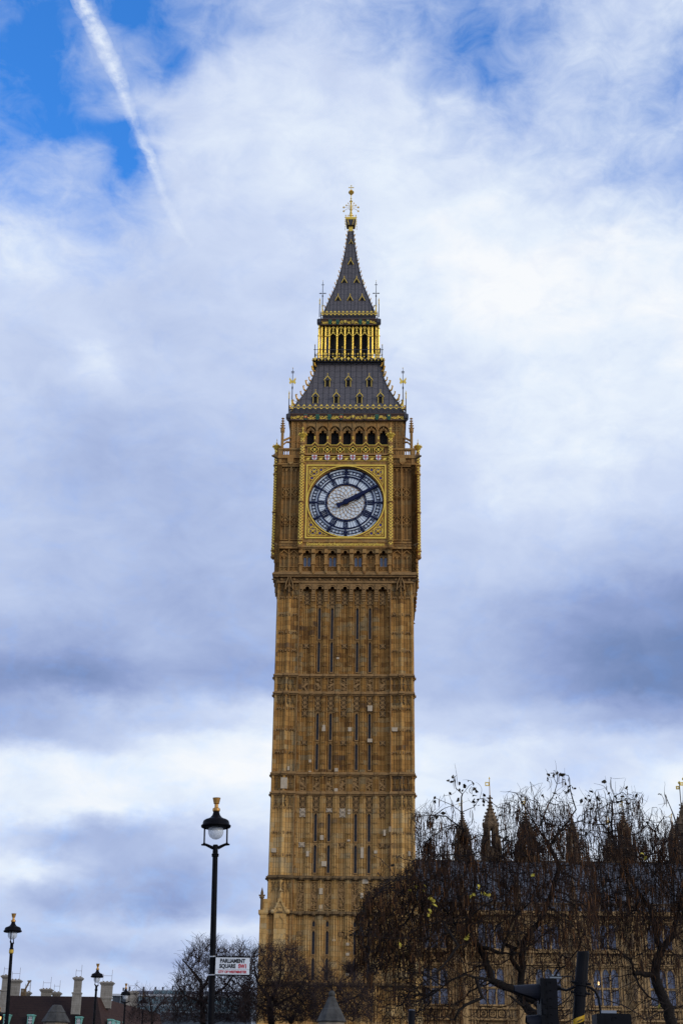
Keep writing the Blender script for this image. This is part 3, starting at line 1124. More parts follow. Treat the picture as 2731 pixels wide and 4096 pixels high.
for i, t in enumerate(NUM):
    mb = MB()
    a = R(30 * i); er, et = Vector((math.sin(a), math.cos(a))), Vector((math.cos(a), -math.sin(a)))
    wd = {'I': .17, 'V': .27, 'X': .25}
    W = sum(wd[c] for c in t)
    x = -W / 2
    P = lambda u, v: tuple(er * v + et * u)
    lo, hi = 2.0, 2.52
    for c in t:
        if c == 'I':
            mb.strip([P(x + .085, lo), P(x + .085, hi)], .085, -6.515, Y1)
            mb.strip([P(x + .01, hi - .02), P(x + .16, hi + .0)], .05, -6.522, Y1)
            mb.strip([P(x + .01, lo), P(x + .16, lo + .02)], .05, -6.522, Y1)
        elif c == 'V':
            mb.strip([P(x + .07, hi), P(x + .07, lo + .1), P(x + .14, lo), P(x + .2, lo + .1), P(x + .2, hi)], .08, -6.514, Y1)
        else:
            mb.strip([P(x + .12, lo), P(x + .12, hi)], .085, -6.514, Y1)
            mb.strip([P(x + .0, (lo + hi) / 2 - .03), P(x + .25, (lo + hi) / 2 + .03)], .075, -6.524, Y1)
            mb.strip([P(x + .12, hi - .03), P(x + .25, hi - .07)], .06, -6.527, Y1)
            mb.strip([P(x + .0, lo + .06), P(x + .12, lo + .03)], .06, -6.527, Y1)
        x += wd[c]
    mb.build('numeral', NAVY, FACE)


def hand(name, ang, y, prof):
    mb = MB()
    a = R(ang); er, et = Vector((math.sin(a), math.cos(a))), Vector((math.cos(a), -math.sin(a)))
    poly = [tuple(er * v + et * w) for v, w in prof] + [tuple(er * v - et * w) for v, w in prof[::-1] if w > 0]
    mb.prism(poly, y, y + .05)
    mb.disc(0, 0, .28 if name == 'hour_hand' else .25, y - .03, y + .06, 20)
    return mb.build(name, NAVY, FACE)


hand('hour_hand', 65, -6.66, [(-.55, .0), (-.5, .14), (0, .16), (1.0, .15), (1.08, .34), (1.24, .26), (1.38, .24), (1.8, .0)])
hand('minute_hand', 60.4, -6.78, [(-.95, .0), (-.92, .30), (-.70, .21), (-.45, .12), (0, .19), (1.4, .16), (3.30, .075), (3.4, .0)])
# the dials of the other sides are seen edge-on
for k in (1, 2, 3):
    side = empty('clock_face', (0, 0, ZD)); side.parent = TOWER; side.rotation_euler = (0, 0, R(90 * k))
    for ch in kids(FACE):
        if ch.name.split('.')[0] in ('dial_surround', 'dial_glass', 'gilt_moulding', 'dial_frame'):
            c = ch.copy(); COL.objects.link(c); c.parent = side

# ---- inscription under the dial
mb = MB()
mb.slot(0).box(-4.0, 4.0, -6.74, -6.1, 48.86, 49.0)
mb.box(-4.0, 4.0, -6.68, -6.1, 49.0, 49.34)
mb.box(-4.0, 4.0, -6.76, -6.1, 49.34, 49.42)
mb.slot(0).box(-4.0, 4.0, -6.62, -6.1, 48.72, 48.86)
mb.build('inscription_band', [STONE_TOP, GOLD], TOWER)
ins = text('gilt_inscription', 'Domine:Salvam:fac:Reginam:nostram:Victoriam:primam', .40, GOLD, TOWER, (0, -6.70, 49.18), depth=.02, sx=.80, bold=.010)

# ---- gilded columns beside the dial
def gilt_column():
    root = empty('gilded_column'); root.parent = TOWER
    mb = MB()
    prof = [(.05, 48.62), (.24, 48.8), (.26, 48.92), (.2, 48.98), (.2, 49.42), (.27, 49.47), (.27, 49.55), (.21, 49.6), (.20, 53.3), (.27, 53.36), (.27, 53.46), (.2, 53.52),
            (.2, 57.2), (.28, 57.28), (.28, 57.4), (.2, 57.46), (.2, 58.15), (.3, 58.25), (.22, 58.4), (.21, 59.2), (.28, 59.3), (.2, 59.4), (.17, 59.45), (.17, 59.95)]
    mb.lathe(0, 0, prof, 8, R(22.5))
    mb.slot(1)
    zz = 49.05
    k = 0
    while zz < 59.85:
        if not any(abs(zz + .09 - q) < .16 for q in (49.5, 53.41, 57.34, 58.25, 59.3)):
            for f in (0, 1, 2) if k % 2 == 0 else (3, 4):
                ang = R({0: -90, 1: 0, 2: 180, 3: -45, 4: -135}[f])
                c, s = math.cos(ang), math.sin(ang)
                r = .192 if zz < 59.4 else .165
                q = .075
                for (du, dz) in ((0, 0), (-.05, 0), (.05, 0), (0, .05), (0, -.05)):
                    pass
                v = []
                for rr in (r - .02, r + .012):
                    for (du, dz) in ((-q, .02), (-q, .16), (q, .16), (q, .02)):
                        v.append((c * rr - s * du, s * rr + c * du, zz + dz))
                mb.add(v, [(4, 5, 6, 7), (0, 1, 5, 4), (1, 2, 6, 5), (2, 3, 7, 6), (3, 0, 4, 7)])
        zz += .143
        k += 1
    for z, r in ((49.51, .275), (53.41, .275), (57.34, .285), (58.25, .305)):
        mb.lathe(0, 0, [(r, z - .022), (r + .006, z), (r, z + .022)], 8, R(22.5))
    mb.build('column_shaft', [STONE_TOP, GOLD], root)
    mb = MB()
    mb.lathe(0, 0, [(.18, 59.9), (.26, 59.98), (.36, 60.2), (.40, 60.26), (.30, 60.3), (.22, 60.42), (.1, 60.52), (.06, 60.6), (.09, 60.66), (.03, 60.72), (.03, 60.85)], 8, R(22.5))
    for i in range(8):
        a = R(45 * i)
        mb.lathe(.38 * math.cos(a), .38 * math.sin(a), [(.05, 60.2), (.045, 60.34), (0, 60.42)], 5)
    mb.box(-.02, .02, -.02, .02, 60.8, 61.1)
    mb.box(-.12, .12, -.025, .025, 60.92, 60.98)
    mb.build('column_finial', GOLD, root)
    return root


gc = gilt_column()
first = True
for k in range(4):
    for s in (-1, 1):
        p = rotz((s * 4.14, -6.78), k)
        if first:
            gc.location = (*p, 0); gc.rotation_euler.z = R(90 * k); first = False
        else:
            clone(gc, TOWER, (*p, 0), (0, 0, R(90 * k)))

# ---- shields with red crosses, gilt parapet
mb = MB()
mb.slot(0).box(-4.0, 4.0, -6.74, -6.1, 57.50, 57.6)
mb.box(-4.0, 4.0, -6.62, -6.1, 57.6, 58.12)
mb.box(-4.0, 4.0, -6.8, -6.1, 58.16, 58.36)
mb.slot(1).box(-4.0, 4.0, -6.77, -6.70, 57.565, 57.60)
mb.box(-4.0, 4.0, -6.70, -6.60, 58.0, 58.05)
for i in range(-3, 4):
    x = i * 1.2
    mb.slot(1).prism([(x - .19, 57.68), (x - .1, 57.9), (x + .19, 57.93), (x + .1, 57.72)], -6.70, -6.6)
    for q in (-.3, .3):
        mb.slot(0).ring(x + q, 57.8, .09, .04, -6.66, -6.6, 7, 0, 4.6)
mb.build('shield_band', [STONE_TOP, GOLD], TOWER)
shield = [(-.235, .26), (.235, .26), (.235, -.08), (.16, -.2), (0, -.29), (-.16, -.2), (-.235, -.08)]
mb = MB()
mb.slot(0).prism(shield, -.05, .02)
mb.slot(1).cbox(0, 0, .095, .52, -.06, .0)
mb.cbox(0, .05, .45, .095, -.064, .0)
for i in range(6):
    x = (i - 2.5) * 1.2
    if i == 0:
        sh0 = mb.build('heraldic_shield', [WHITE, RED], TOWER, loc=(x, -6.80, 57.88))
    else:
        clone(sh0, TOWER, (x, -6.80, 57.88))

mb = MB()
top = [(-4.0, 59.2)]
for i in range(6):
    x = (i - 2.5) * 1.2
    top += [(x - .3, 59.2), (x, 59.5), (x + .3, 59.2)]
top += [(4.0, 59.2)]
mb.slot(0)
mb.strip([(x, z - .07) for x, z in top], .13, -6.76, -6.5)
mb.slot(1).strip(top, .05, -6.80, -6.5)
mb.slot(0).box(-4.0, 4.0, -6.6, -6.5, 58.36, 59.1)
for i in range(6):
    x = (i - 2.5) * 1.2
    z = 58.78
    mb.slot(1).strip([(x - .37, z), (x, z + .37), (x + .37, z), (x, z - .37)], .045, -6.74, -6.58, True)
    mb.slot(2).strip([(x - .27, z), (x, z + .27), (x + .27, z), (x, z - .27)], .12, -6.66, -6.58, True)
    for k in range(4):
        mb.slot(1).disc(x + .085 * math.cos(R(45 + 90 * k)), z + .085 * math.sin(R(45 + 90 * k)), .062, -6.70 - .002 * k, -6.6, 8)
    for q in (-.6, -.42, .42):
        if abs(x + q) < 3.95:
            mb.slot(1).cbox(x + q, 58.66, .03, .56, -6.72, -6.58)
            mb.strip([(x + q - .1, 59.02), (x + q, 58.9), (x + q + .1, 59.02)], .028, -6.715, -6.58)
    for q in (-.51, .51):
        mb.slot(2).cbox(x + q, 58.68, .1, .5, -6.63, -6.58)
    mb.slot(0).lathe(x, -6.65, [(.06, 59.45), (.05, 59.7), (.09, 59.78), (.05, 59.84)], 6)
    mb.slot(1).lathe(x, -6.65, [(.09, 59.84), (.08, 59.98), (.04, 60.02), (.03, 60.2)], 6)
    mb.box(x - .09, x + .09, -6.67, -6.63, 60.06, 60.12)
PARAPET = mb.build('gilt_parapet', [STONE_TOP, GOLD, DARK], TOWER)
for k in (1, 3):
    clone(PARAPET, TOWER, rot=(0, 0, R(90 * k)))

mb = MB()   # open stone balustrades left and right of it
for s in (-1, 1):
    a, b = sorted((s * 4.3, s * 6.4))
    mb.box(a, b, -6.5, -6.2, 58.86, 59.02)
    mb.box(a, b, -6.45, -6.25, 58.22, 58.36)
    x = 4.4
    while x < 6.3:
        mb.box(s * x - .045, s * x + .045, -6.42, -6.3, 58.36, 58.86)
        mb.strip([(s * x, 58.7), (s * (x + .12), 58.84), (s * (x + .24), 58.7)], .07, -6.40, -6.31)
        x += .24
    mb.box(min(s * 6.1, s * 6.42), max(s * 6.1, s * 6.42), -6.46, -6.15, 58.2, 59.05)
mb.build4('balustrade', STONE_TOP, TOWER)

# ---- belfry
mb = MB()
mb.slot(0)
H = 5.38
for i in range(-3, 4):
    x = i * B7
    # outer arch, recessed traceried plane with a cusped opening, two small eyes
    arch = [(x + .47 * math.cos(R(180 - 180 * q / 14)), 61.40 + .56 * math.sin(R(180 * q / 14))) for q in range(15)]
    mb.prism([(x - B7 / 2 + .001, 61.40), (x - B7 / 2 + .001, 62.3), (x + B7 / 2 - .001, 62.3), (x + B7 / 2 - .001, 61.40)] + arch[::-1], -H, -H + .35)
    tf = trefoil(x, 60.95, .76, .06)
    og = [(x + .47, 61.0), (x + .46, 61.22), (x + .3, 61.42), (x + .08, 61.62), (x, 61.9), (x - .08, 61.62), (x - .3, 61.42), (x - .46, 61.22), (x - .47, 61.0)]
    mb.prism([(x - .47, 60.95)] + og[::-1] + [(x + .47, 60.95)] + tf[::-1], -H + .12, -H + .3)
    mb.strip(og[1:-1][::-1], .07, -H + .04, -H + .3)
    for s in (-1, 1):
        mb.strip([(x + s * .36, 61.5), (x + s * .2, 61.62), (x + s * .22, 61.78)], .05, -H + .1, -H + .3)
        mb.box(min(x + s * .37, x + s * .47), max(x + s * .37, x + s * .47), -H + .14, -H + .3, 58.3, 61.0)
    mb.ring(x, 61.40, .50, .05, -H - .04, -H + .1, 16, R(-90), R(90))
for i in range(-4, 4):
    x = (i + .5) * B7
    w = .105
    mb.box(x - w, x + w, -H, -H + .35, 58.3, 61.40)
    mb.cbox(x, 60.3, .07, 4.0, -H - .09, -H + .02)
for s in (-1, 1):
    a, b = sorted((s * 4.17, s * H))
    mb.box(a, b, -H + .05, -H + .4, 58.3, 62.3)
    for x in (4.25, 4.72, 5.2):
        mb.cbox(s * x, 60.3, .11, 4.0, -H - .08 + x * .001, -H + .06)
    for x in (4.5, 4.96):
        for z in (60.2, 61.7, 62.05):
            mb.ring(s * x, z, .13, .05, -H - .02, -H + .06, 8)
        mb.strip([(s * x - .17, 61.2), (s * x, 61.45), (s * x + .17, 61.2)], .05, -H - .015, -H + .06)
        mb.cbox(s * x, 59.9, .04, 3.0, -H - .005, -H + .06)
    for x in (4.17, 5.28):
        mb.lathe(s * x, -H - .06, [(.07, 58.4), (.07, 61.9), (.1, 62.0), (.05, 62.1), (.02, 62.4)], 6)
mb.box(-H, H, -H - .04, -H + .3, 62.24, 62.36)
mb.build4('belfry_arcade', STONE_TOP, TOWER)
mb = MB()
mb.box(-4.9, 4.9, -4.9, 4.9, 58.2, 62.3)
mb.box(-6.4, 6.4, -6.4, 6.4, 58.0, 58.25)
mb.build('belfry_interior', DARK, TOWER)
mb = MB()
mb.slot(0).lathe(0, 0, [(.13, 58.2), (.16, 59.3), (.22, 59.36), (.14, 59.45), (.14, 61.2), (.2, 61.25), (.2, 61.6), (.13, 61.65), (.13, 61.85), (.0, 62.9)], 8)
for z, r in ((61.7, .2), (61.95, .17), (62.2, .13), (62.45, .1), (62.7, .09)):
    for a in range(4):
        mb.blob((r * math.cos(R(90 * a)), r * math.sin(R(90 * a)), z), .07)
for sx in (-1, 1):
    for sy in (-1, 1):
        mb2 = MB(); mb2.merge(mb, Matrix.Translation((sx * 6.12, sy * 6.12, -.4)))
        # flying buttress to the belfry wall
        pts = [(0, 59.2), (.1, 59.7), (.4, 60.1), (.7, 60.1)]
        mb2.tube([(sx * 6.02, sy * 6.02, 59.6), (sx * 5.75, sy * 5.75, 60.0), (sx * 5.35, sy * 5.35, 60.15)], [.1, .1, .1], 4)
        mb2.tube([(sx * 6.05, sy * 6.05, 60.0), (sx * 5.35, sy * 5.35, 60.7)], [.12, .12], 4)
        mb2.build('flying_pinnacle', STONE_TOP, TOWER)


# ---- storeys above the belfry: heights read off the photograph at the plane of the wall below are
# corrected for the set-back of each storey
LIFT = [(60, 0), (62.3, .03), (63.1, .08), (64, .18), (65.1, .30), (66.5, .43), (68, .48), (69.4, .50), (74, .50), (74.5, .56), (75.5, .64), (76.2, .60), (78, .50), (81, .40), (83, .30), (86, .15), (87.4, .03), (90, 0)]


def lift(z):
    for (a, da), (b, db) in zip(LIFT, LIFT[1:]):
        if a <= z <= b:
            return z + da + (db - da) * (z - a) / (b - a)
    return z


MB.zmap = lift
# ---- heraldic friezes under both roofs
def frieze(z0, z1, half, n, sp, big):
    mb = MB()
    mb.slot(0).box(-half + .12, half - .12, -half + .12, half - .12, z0 - .02, z1)
    for (a, b, g) in ((z0 - .02, z0 + .07, .05), (z1 - .09, z1 + .03, .0), (z1 + .03, z1 + .1, .06)):
        mb.box(-half - g + .06, half + g - .06, -half - g + .06, half + g - .06, a, b)
    q = MB()
    r = random.Random(int(half * 100))
    q.slot(1)
    x = -half + .3
    while x < half - .25:
        z = r.uniform(z0 + .14, z1 - .16)
        q.blob((x, -half + .08, z), r.uniform(.05, .09), .06, r.uniform(.05, .09), 5, 3)
        q.ring(x + .06, (z0 + z1) / 2 + r.uniform(-.1, .1), .09, .04, -half + .05, -half + .14, 7, r.random() * 3, r.random() * 3 + 4)
        x += .115
    for s in (-1, 1):
        q.slot(2).prism([(s * half - .2, z1), (s * half + .2, z1), (s * half + .2, z0 + .15), (s * half, z0 - .1), (s * half - .2, z0 + .15)], -half - .1, -half + .2)
        q.slot(1).blob((s * half, -half - .12, (z0 + z1) / 2), .11, .06, .11, 6, 3)
    q.four(); mb.merge(q)
    mb.build('heraldic_frieze', [BROWN, GOLD, IRON_P], TOWER)
    zk = MB.zmap
    MB.zmap = None
    for i in range(n):
        x = (i - (n - 1) / 2) * sp
        k = big[i % len(big)]
        s = MB()
        sc = (z1 - z0 + .12)
        pol = [(px * sc * .92 * 1.15, pz * sc * 1.6) for px, pz in shield]
        s.slot(0).prism([(a * 1.14, b * 1.1) for a, b in pol], -.06, .04)
        s.slot(1).prism(pol, -.09, .0)
        if k in 'gp':
            for t in range(6):
                a = R(60 * t)
                s.slot(2).strip([(0, 0), (.11 * math.cos(a), .13 * math.sin(a))], .05, -.115 - .002 * t, -.08)
            if k == 'p':
                s.slot(3).cbox(0, .14, .1, .12, -.13, -.08)
        elif k == 'r':
            s.slot(4).ring(0, 0, .12, .08, -.115, -.08, 10); s.slot(3).disc(0, 0, .07, -.12, -.08, 8)
        elif k == 'f':
            s.slot(3).cbox(0, .02, .07, .34, -.12, -.08)
            s.strip([(-.15, .02), (-.09, .12), (0, -.03), (.09, .12), (.15, .02)], .05, -.125, -.08)
            s.cbox(0, -.06, .2, .04, -.13, -.08)
        elif k == 'b':
            for t in range(4):
                s.slot(3).cbox(0, .15 - .1 * t, .24, .04, -.12, -.08)
        s.build('frieze_shield', [IRON_P, {'g': GREEN, 'p': GREEN, 'r': GREEN, 'f': BROWN, 'b': BROWN}[k], GREEN, GOLD, RED], TOWER, loc=(x, -half + .03, zk((z0 + z1) / 2)))

    MB.zmap = zk


frieze(62.36, 62.92, 5.66, 8, 1.14, 'rggrfbgp')


def gold_cresting(z, half, sp, rows, name):
    mb = MB()
    mb.slot(0)
    n = int(round(2 * half / sp))
    s = 2 * half / n
    mb.box(-half, half, -half - .02, -half + .02, z + .34, z + .39)
    mb.box(-half, half, -half - .02, -half + .02, z, z + .05)
    for i in range(n + 1):
        x = -half + i * s
        mb.box(x - .02, x + .02, -half - .02, -half + .02, z, z + .8)
        if i < n:
            mb.ring(x + s / 2, z - .0, s * .42, .03, -half - .015, -half + .015, 8, R(-90), R(90))
    mb.slot(1)
    for i in range(n):
        x = -half + (i + .5) * s
        for zz, w in ((z + .43, .12), (z + .72, .15)) if rows == 2 else ((z + .40, .16),):
            mb.prism([(x, zz + w * .95), (x + w * .5, zz + w * .35), (x + w, zz), (x + w * .3, zz - w * .5), (x, zz - w * .1), (x - w * .3, zz - w * .5), (x - w, zz), (x - w * .5, zz + w * .35)], -half - .05, -half + .01)
            if rows == 2 and zz > z + .6:
                for q in (-.5, .5):
                    mb.blob((x + q * s * .62, -half - .01, zz - .16), .075, .05, .075, 5, 3)
    return mb.build4(name, [IRON_P, GOLD], TOWER)


gold_cresting(63.10, 5.55, .555, 2, 'roof_cresting')
# ---- lower iron roof
RP = [(5.50, 63.0), (5.20, 63.85), (4.50, 65.1), (3.88, 66.45), (3.42, 67.9), (3.06, 69.4)]
def roof_half(z, prof):
    for (a, za), (b, zb) in zip(prof, prof[1:]):
        if za <= z <= zb:
            return a + (b - a) * (z - za) / (zb - za)
    return prof[-1][0]


def roof(prof, sp, name, crock, csize):
    mb = MB()
    vs = []
    for h, z in prof:
        vs += [(-h, -h, z), (h, -h, z), (h, h, z), (-h, h, z)]
    fs = []
    for i in range(len(prof) - 1):
        fs += [(i * 4 + q, i * 4 + (q + 1) % 4, i * 4 + 4 + (q + 1) % 4, i * 4 + 4 + q) for q in range(4)]
    mb.add(vs, fs)
    o = mb.build(name, IRON, TOWER)
    rb = MB()
    x = 0
    n = int(prof[0][0] / sp)
    for i in range(-n, n + 1):
        x = i * sp + sp / 2
        pts = [(x, -h - .005, z) for h, z in prof if h > abs(x)]
        if len(pts) == 0: continue
        # end the rib where the hip cuts it
        for (a, za), (b, zb) in zip(prof, prof[1:]):
            if a > abs(x) >= b:
                t = (a - abs(x)) / (a - b)
                pts.append((x, -abs(x), za + (zb - za) * t))
        if len(pts) > 1:
            rb.tube(pts, .032, 4)
    rb.build4('roof_rib', IRON_P, o)
    hp = MB()
    for sx, sy in ((-1, -1),):
        hp.slot(0).tube([(sx * h, sy * h, z) for h, z in prof], .06, 5)
        z = prof[0][1] + .5
        k = 0
        while z < prof[-1][1] - .1:
            h = roof_half(z, prof)
            c = csize * (.85 + .3 * ((k * 7) % 3) / 2)
            dx = sx * .707; dy = sy * .707
            p = Vector((sx * h, sy * h, z))
            o2 = Vector((dx, dy, .25))
            hp.slot(1).tube([p, p + o2 * c * 1.1, p + o2 * c * 1.5 + Vector((0, 0, c)), p + o2 * c * .9 + Vector((0, 0, c * 1.5))], [c * .25, c * .3, c * .3, c * .12], 5)
            hp.blob(p + o2 * c * .7 + Vector((0, 0, -c * .2)), c * .42, n=5, m=3)
            z += crock; k += 1
    hp.build4('hip_crocket', [IRON_P, GOLD_DK], o)
    return o


roof(RP, .535, 'lower_roof', .62, .26)


MB.zmap = None
def dormer(w, h, dep, name):
    """gabled iron dormer with gilt edges; base centre at the origin, facing -y"""
    root = empty(name); root.parent = TOWER
    mb = MB()
    mb.slot(0)
    mb.box(-w / 2, -w / 2 + .06, -.0, dep, 0, h); mb.box(w / 2 - .06, w / 2, 0, dep, 0, h)
    mb.prism([(-w / 2 - .1, h), (0, h + w * .95), (w / 2 + .1, h)], -.05, dep)
    mb.build('dormer_body', IRON_P, root)
    g = MB()
    g.strip([(-w / 2 - .14, h - .02), (0, h + w), (w / 2 + .14, h - .02)], .045, -.09, -.03)
    for s in (-1, 1):
        g.cbox(s * w / 2, h / 2 - .05, .045, h + .1, -.04, .03)
        for t in (.3, .65):
            g.blob((s * (w / 2 + .14) * (1 - t), -.06, h + w * t + .05), .05, .05, .06, 5, 3)
    g.lathe(0, -.05, [(.03, h + w), (.025, h + w + .18), (.07, h + w + .22), (.03, h + w + .28), (.0, h + w + .42)], 5)
    g.build('gilt_edge', GOLD, root)
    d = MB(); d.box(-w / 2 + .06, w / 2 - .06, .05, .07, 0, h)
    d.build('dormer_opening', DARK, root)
    return root


first = None
for k in range(4):
    for xs, z in (((-2.02, 0.03, 2.08), 66.55), ((-3.12, -1.1, 1.16, 3.18), 64.4)):
        for x in xs:
            h = roof_half(z, RP)
            p = rotz((x, -h - .06), k)
            if first is None:
                first = dormer(.44, .62, .6, 'dormer'); first.location = (*p, lift(z))
            else:
                clone(first, TOWER, (*p, lift(z)), (0, 0, R(90 * k)))

MB.zmap = lift
# ---- cornice and gallery of the lantern stage
mb = MB()
mb.slot(0)
for z0, z1, h in ((69.36, 69.5, 3.16), (69.5, 69.66, 3.3), (69.66, 69.82, 3.5)):
    mb.box(-h, h, -h, h, z0, z1)
q = MB()
for i in range(-5, 6):
    x = i * .66
    q.slot(0).strip([(x - .33, 69.45), (x, 69.68), (x + .33, 69.45)] if abs(x) < 3.2 else [(x - .1, 69.6), (x + .1, 69.6)], .05, -3.42, -3.2)
    if abs(x) < 3.4:
        q.slot(1).prism([(x, 69.95), (x + .11, 69.8), (x + .19, 69.78), (x + .08, 69.68), (x, 69.5), (x - .08, 69.68), (x - .19, 69.78), (x - .11, 69.8)], -3.58, -3.48)
        for s in (-.3, .3):
            q.blob((x + s, -3.5, 69.6), .06, .05, .06, 5, 3)
q.four(); mb.merge(q)
mb.build('gallery_cornice', [IRON_P, GOLD], TOWER)
mb = MB()
G = 3.36
mb.slot(0).box(-G - .12, G + .12, -G - .02, -G + .02, 70.83, 70.88)
mb.box(-G, G, -G - .018, -G + .018, 70.2, 70.25)
for x in (-G, -1.86, -.62, .62, 1.86):
    mb.box(x - .035, x + .035, -G - .035, -G + .035, 69.8, 71.1 if x > -G else 71.35)
    mb.slot(1).blob((x, -G, 71.14 if x > -G else 71.4), .065, n=6, m=4); mb.slot(0)
for i in range(-10, 11):
    x = i * .31
    mb.slot(0).box(x - .012, x + .012, -G - .012, -G + .012, 69.82, 70.22)
    mb.slot(1).prism([(x, 70.5), (x + .05, 70.4), (x + .1, 70.36), (x, 70.28), (x - .1, 70.36), (x - .05, 70.4)], -G - .03, -G + .0)
    if i % 2:
        mb.prism([(x, 70.16), (x + .08, 70.06), (x, 69.96), (x - .08, 70.06)], -G - .03, -G)
mb.build4('gallery_railing', [IRON_P, GOLD], TOWER)
# ---- gilded open lantern
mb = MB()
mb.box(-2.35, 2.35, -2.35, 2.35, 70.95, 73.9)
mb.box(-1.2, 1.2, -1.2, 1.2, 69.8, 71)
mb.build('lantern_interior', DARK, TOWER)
mb = MB()
LY = -2.78
A5 = .79
for i in range(-3, 3):
    x = (i + .5) * A5
    mb.slot(0).lathe(x, LY, [(.10, 69.85), (.07, 70.0), (.062, 72.6), (.10, 72.65), (.06, 72.72), (.05, 73.75), (.1, 73.8), (.03, 73.98)], 8)
    for s in (-.09, .09):
        mb.lathe(x + s, LY + .06, [(.018, 69.85), (.018, 72.8)], 5)
for i in range(-2, 3):
    x = i * A5
    mb.slot(0).strip([(x - .36, 72.62), (x - .3, 72.82), (x - .12, 72.98), (x, 73.2), (x + .12, 72.98), (x + .3, 72.82), (x + .36, 72.62)], .06, LY - .05, LY + .06)
    mb.strip([(x - .33, 73.0), (x - .33, 73.45), (x - .2, 73.68), (x, 73.8), (x + .2, 73.68), (x + .33, 73.45), (x + .33, 73.0)], .05, LY - .03, LY + .06)
    mb.cbox(x, 73.42, .07, .8, LY - .045, LY + .05)
    for z, w in ((73.15, .17), (73.4, .12), (73.62, .09)):
        mb.prism([(x - w, z + .06), (x, z - .03), (x + w, z + .06), (x + w * .6, z - .06), (x, z - .12), (x - w * .6, z - .06)], LY - .06, LY + .03)
for s in (-1, 1):
    for x in (2.36, 2.72):
        mb.slot(0).lathe(s * x, LY, [(.12, 69.85), (.1, 70.0), (.1, 72.6), (.14, 72.66), (.09, 72.74), (.08, 73.7), (.12, 73.75), (.03, 73.98)], 8)
    mb.cbox(s * 2.17, 73.2, .045, 1.1, LY - .03, LY + .05)
    for z in (72.85, 73.05, 73.25, 73.45, 73.65):
        mb.cbox(s * 2.17, z, .2, .04, LY - .035, LY + .05)
    mb.strip([(s * 2.0, 72.65), (s * 2.17, 72.85), (s * 2.34, 72.65)], .05, LY - .04, LY + .05)
    mb.slot(1).cbox(s * 2.17, 71.2, .26, 2.8, LY + .04, LY + .12)
    mb.slot(0).lathe(s * 3.0, -3.0, [(.1, 69.85), (.1, 70.0), (.09, 72.55), (.15, 72.6), (.15, 72.66), (.08, 72.7), (.08, 73.4), (.13, 73.46), (.06, 73.6), (.03, 74.0)], 8) if s < 0 else None
mb.slot(1).box(-2.75, 2.75, LY + .02, LY + .3, 73.86, 74.0)
mb.build4('gilded_lantern', [GOLD, IRON_P], TOWER)
frieze(73.92, 74.46, 3.02, 6, .76, 'ggfbgp')
gold_cresting(74.62, 2.86, .41, 2, 'spire_cresting')
# ---- spire
SP = [(2.66, 74.5), (2.6, 75.4), (2.42, 76.05), (1.95, 77.7), (1.64, 78.75), (1.42, 79.5), (1.09, 80.95), (.80, 82.65), (.57, 84.3), (.39, 85.85), (.25, 87.45)]
roof(SP, .36, 'spire', .58, .13)
MB.zmap = None
first = None
for k in range(4):
    for xs, z, s in (((-1.17, .06, 1.29), 77.25, 1), ((-.58, .70), 79.95, 1), ((.06,), 82.6, 1), ((.06,), 85.55, .7)):
        for x in xs:
            h = roof_half(z, SP)
            p = rotz((x, -h - .04), k)
            if first is None:
                first = empty('lucarne'); first.parent = TOWER
                a = MB()
                a.slot(0).prism([(-.25, 0), (0, .5), (.25, 0)], 0, .4)
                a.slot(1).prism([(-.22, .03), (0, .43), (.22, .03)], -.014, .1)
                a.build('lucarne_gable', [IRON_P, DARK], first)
                a = MB()
                a.strip([(-.29, .0), (0, .56), (.29, .0)], .045, -.05, .03)
                a.lathe(0, -.02, [(.05, .5), (.03, .6), (.07, .66), (.0, .85)], 5)
                for q in (-1, 1):
                    a.blob((q * .27, -.02, .0), .06, n=5, m=3); a.blob((q * .14, -.02, .3), .05, n=5, m=3)
                a.build('gilt_edge', GOLD, first)
                first.location = (*p, lift(z))
            else:
                c = clone(first, TOWER, (*p, lift(z)), (0, 0, R(90 * k)))
                c.scale = (s, s, s)

# ---- finial
FIN = empty('finial', (0, 0, 87.4)); FIN.parent = TOWER
mb = MB()
mb.lathe(0, 0, [(.36, 0), (.36, .06), (.3, .1), (.29, .6), (.34, .66)], 4, R(45))
for a in range(4):
    mb.blob((.3 * math.cos(R(90 * a + 45)), .3 * math.sin(R(90 * a + 45)), .08), .1)
mb.build('finial_neck', GOLD, FIN)
mb = MB()
mb.slot(0).lathe(0, 0, [(.40, .66), (.62, .72), (.72, 1.28), (.74, 1.34)], 4, R(45))
mb.slot(1).lathe(0, 0, [(.75, 1.34), (.78, 1.40), (.78, 1.62), (.72, 1.64)], 4, R(45))
for s in range(4):
    for t in (-1, -.5, 0, .5, 1):
        p = rotz((t * .53, -.54), s)
        mb.slot(1).lathe(p[0], p[1], [(.03, 1.6), (.03, 1.75), (.07, 1.83), (.0, 1.92)], 5)
    for z in (.8, 1.0, 1.2, 1.5):
        p = rotz((.55, -.55), s)
        mb.blob((p[0] * 1.12, p[1] * 1.12, z), .055, n=5, m=3)
    p0, p1 = rotz((.2, -.42), s), rotz((.34, -.54), s)
    mb.tube([(*p0, .7), (*p1, 1.3)], .035, 4); p0, p1 = rotz((-.2, -.42), s), rotz((-.34, -.54), s)
    mb.tube([(*p0, .7), (*p1, 1.3)], .035, 4)
mb.build('finial_crown', [IRON_P, GOLD], FIN)
mb = MB()
mb.lathe(0, 0, [(.15, 1.6), (.13, 2.1), (.19, 2.15), (.19, 2.22), (.13, 2.28), (.12, 2.4), (.16, 2.44), (.11, 2.5), (.1, 2.8), (.14, 2.85), (.09, 2.9), (.08, 3.85),
               (.18, 3.98), (.06, 4.08), (.05, 4.3), (.09, 4.34), (.04, 4.38), (.04, 4.75), (.09, 4.8), (.05, 4.86)], 10)
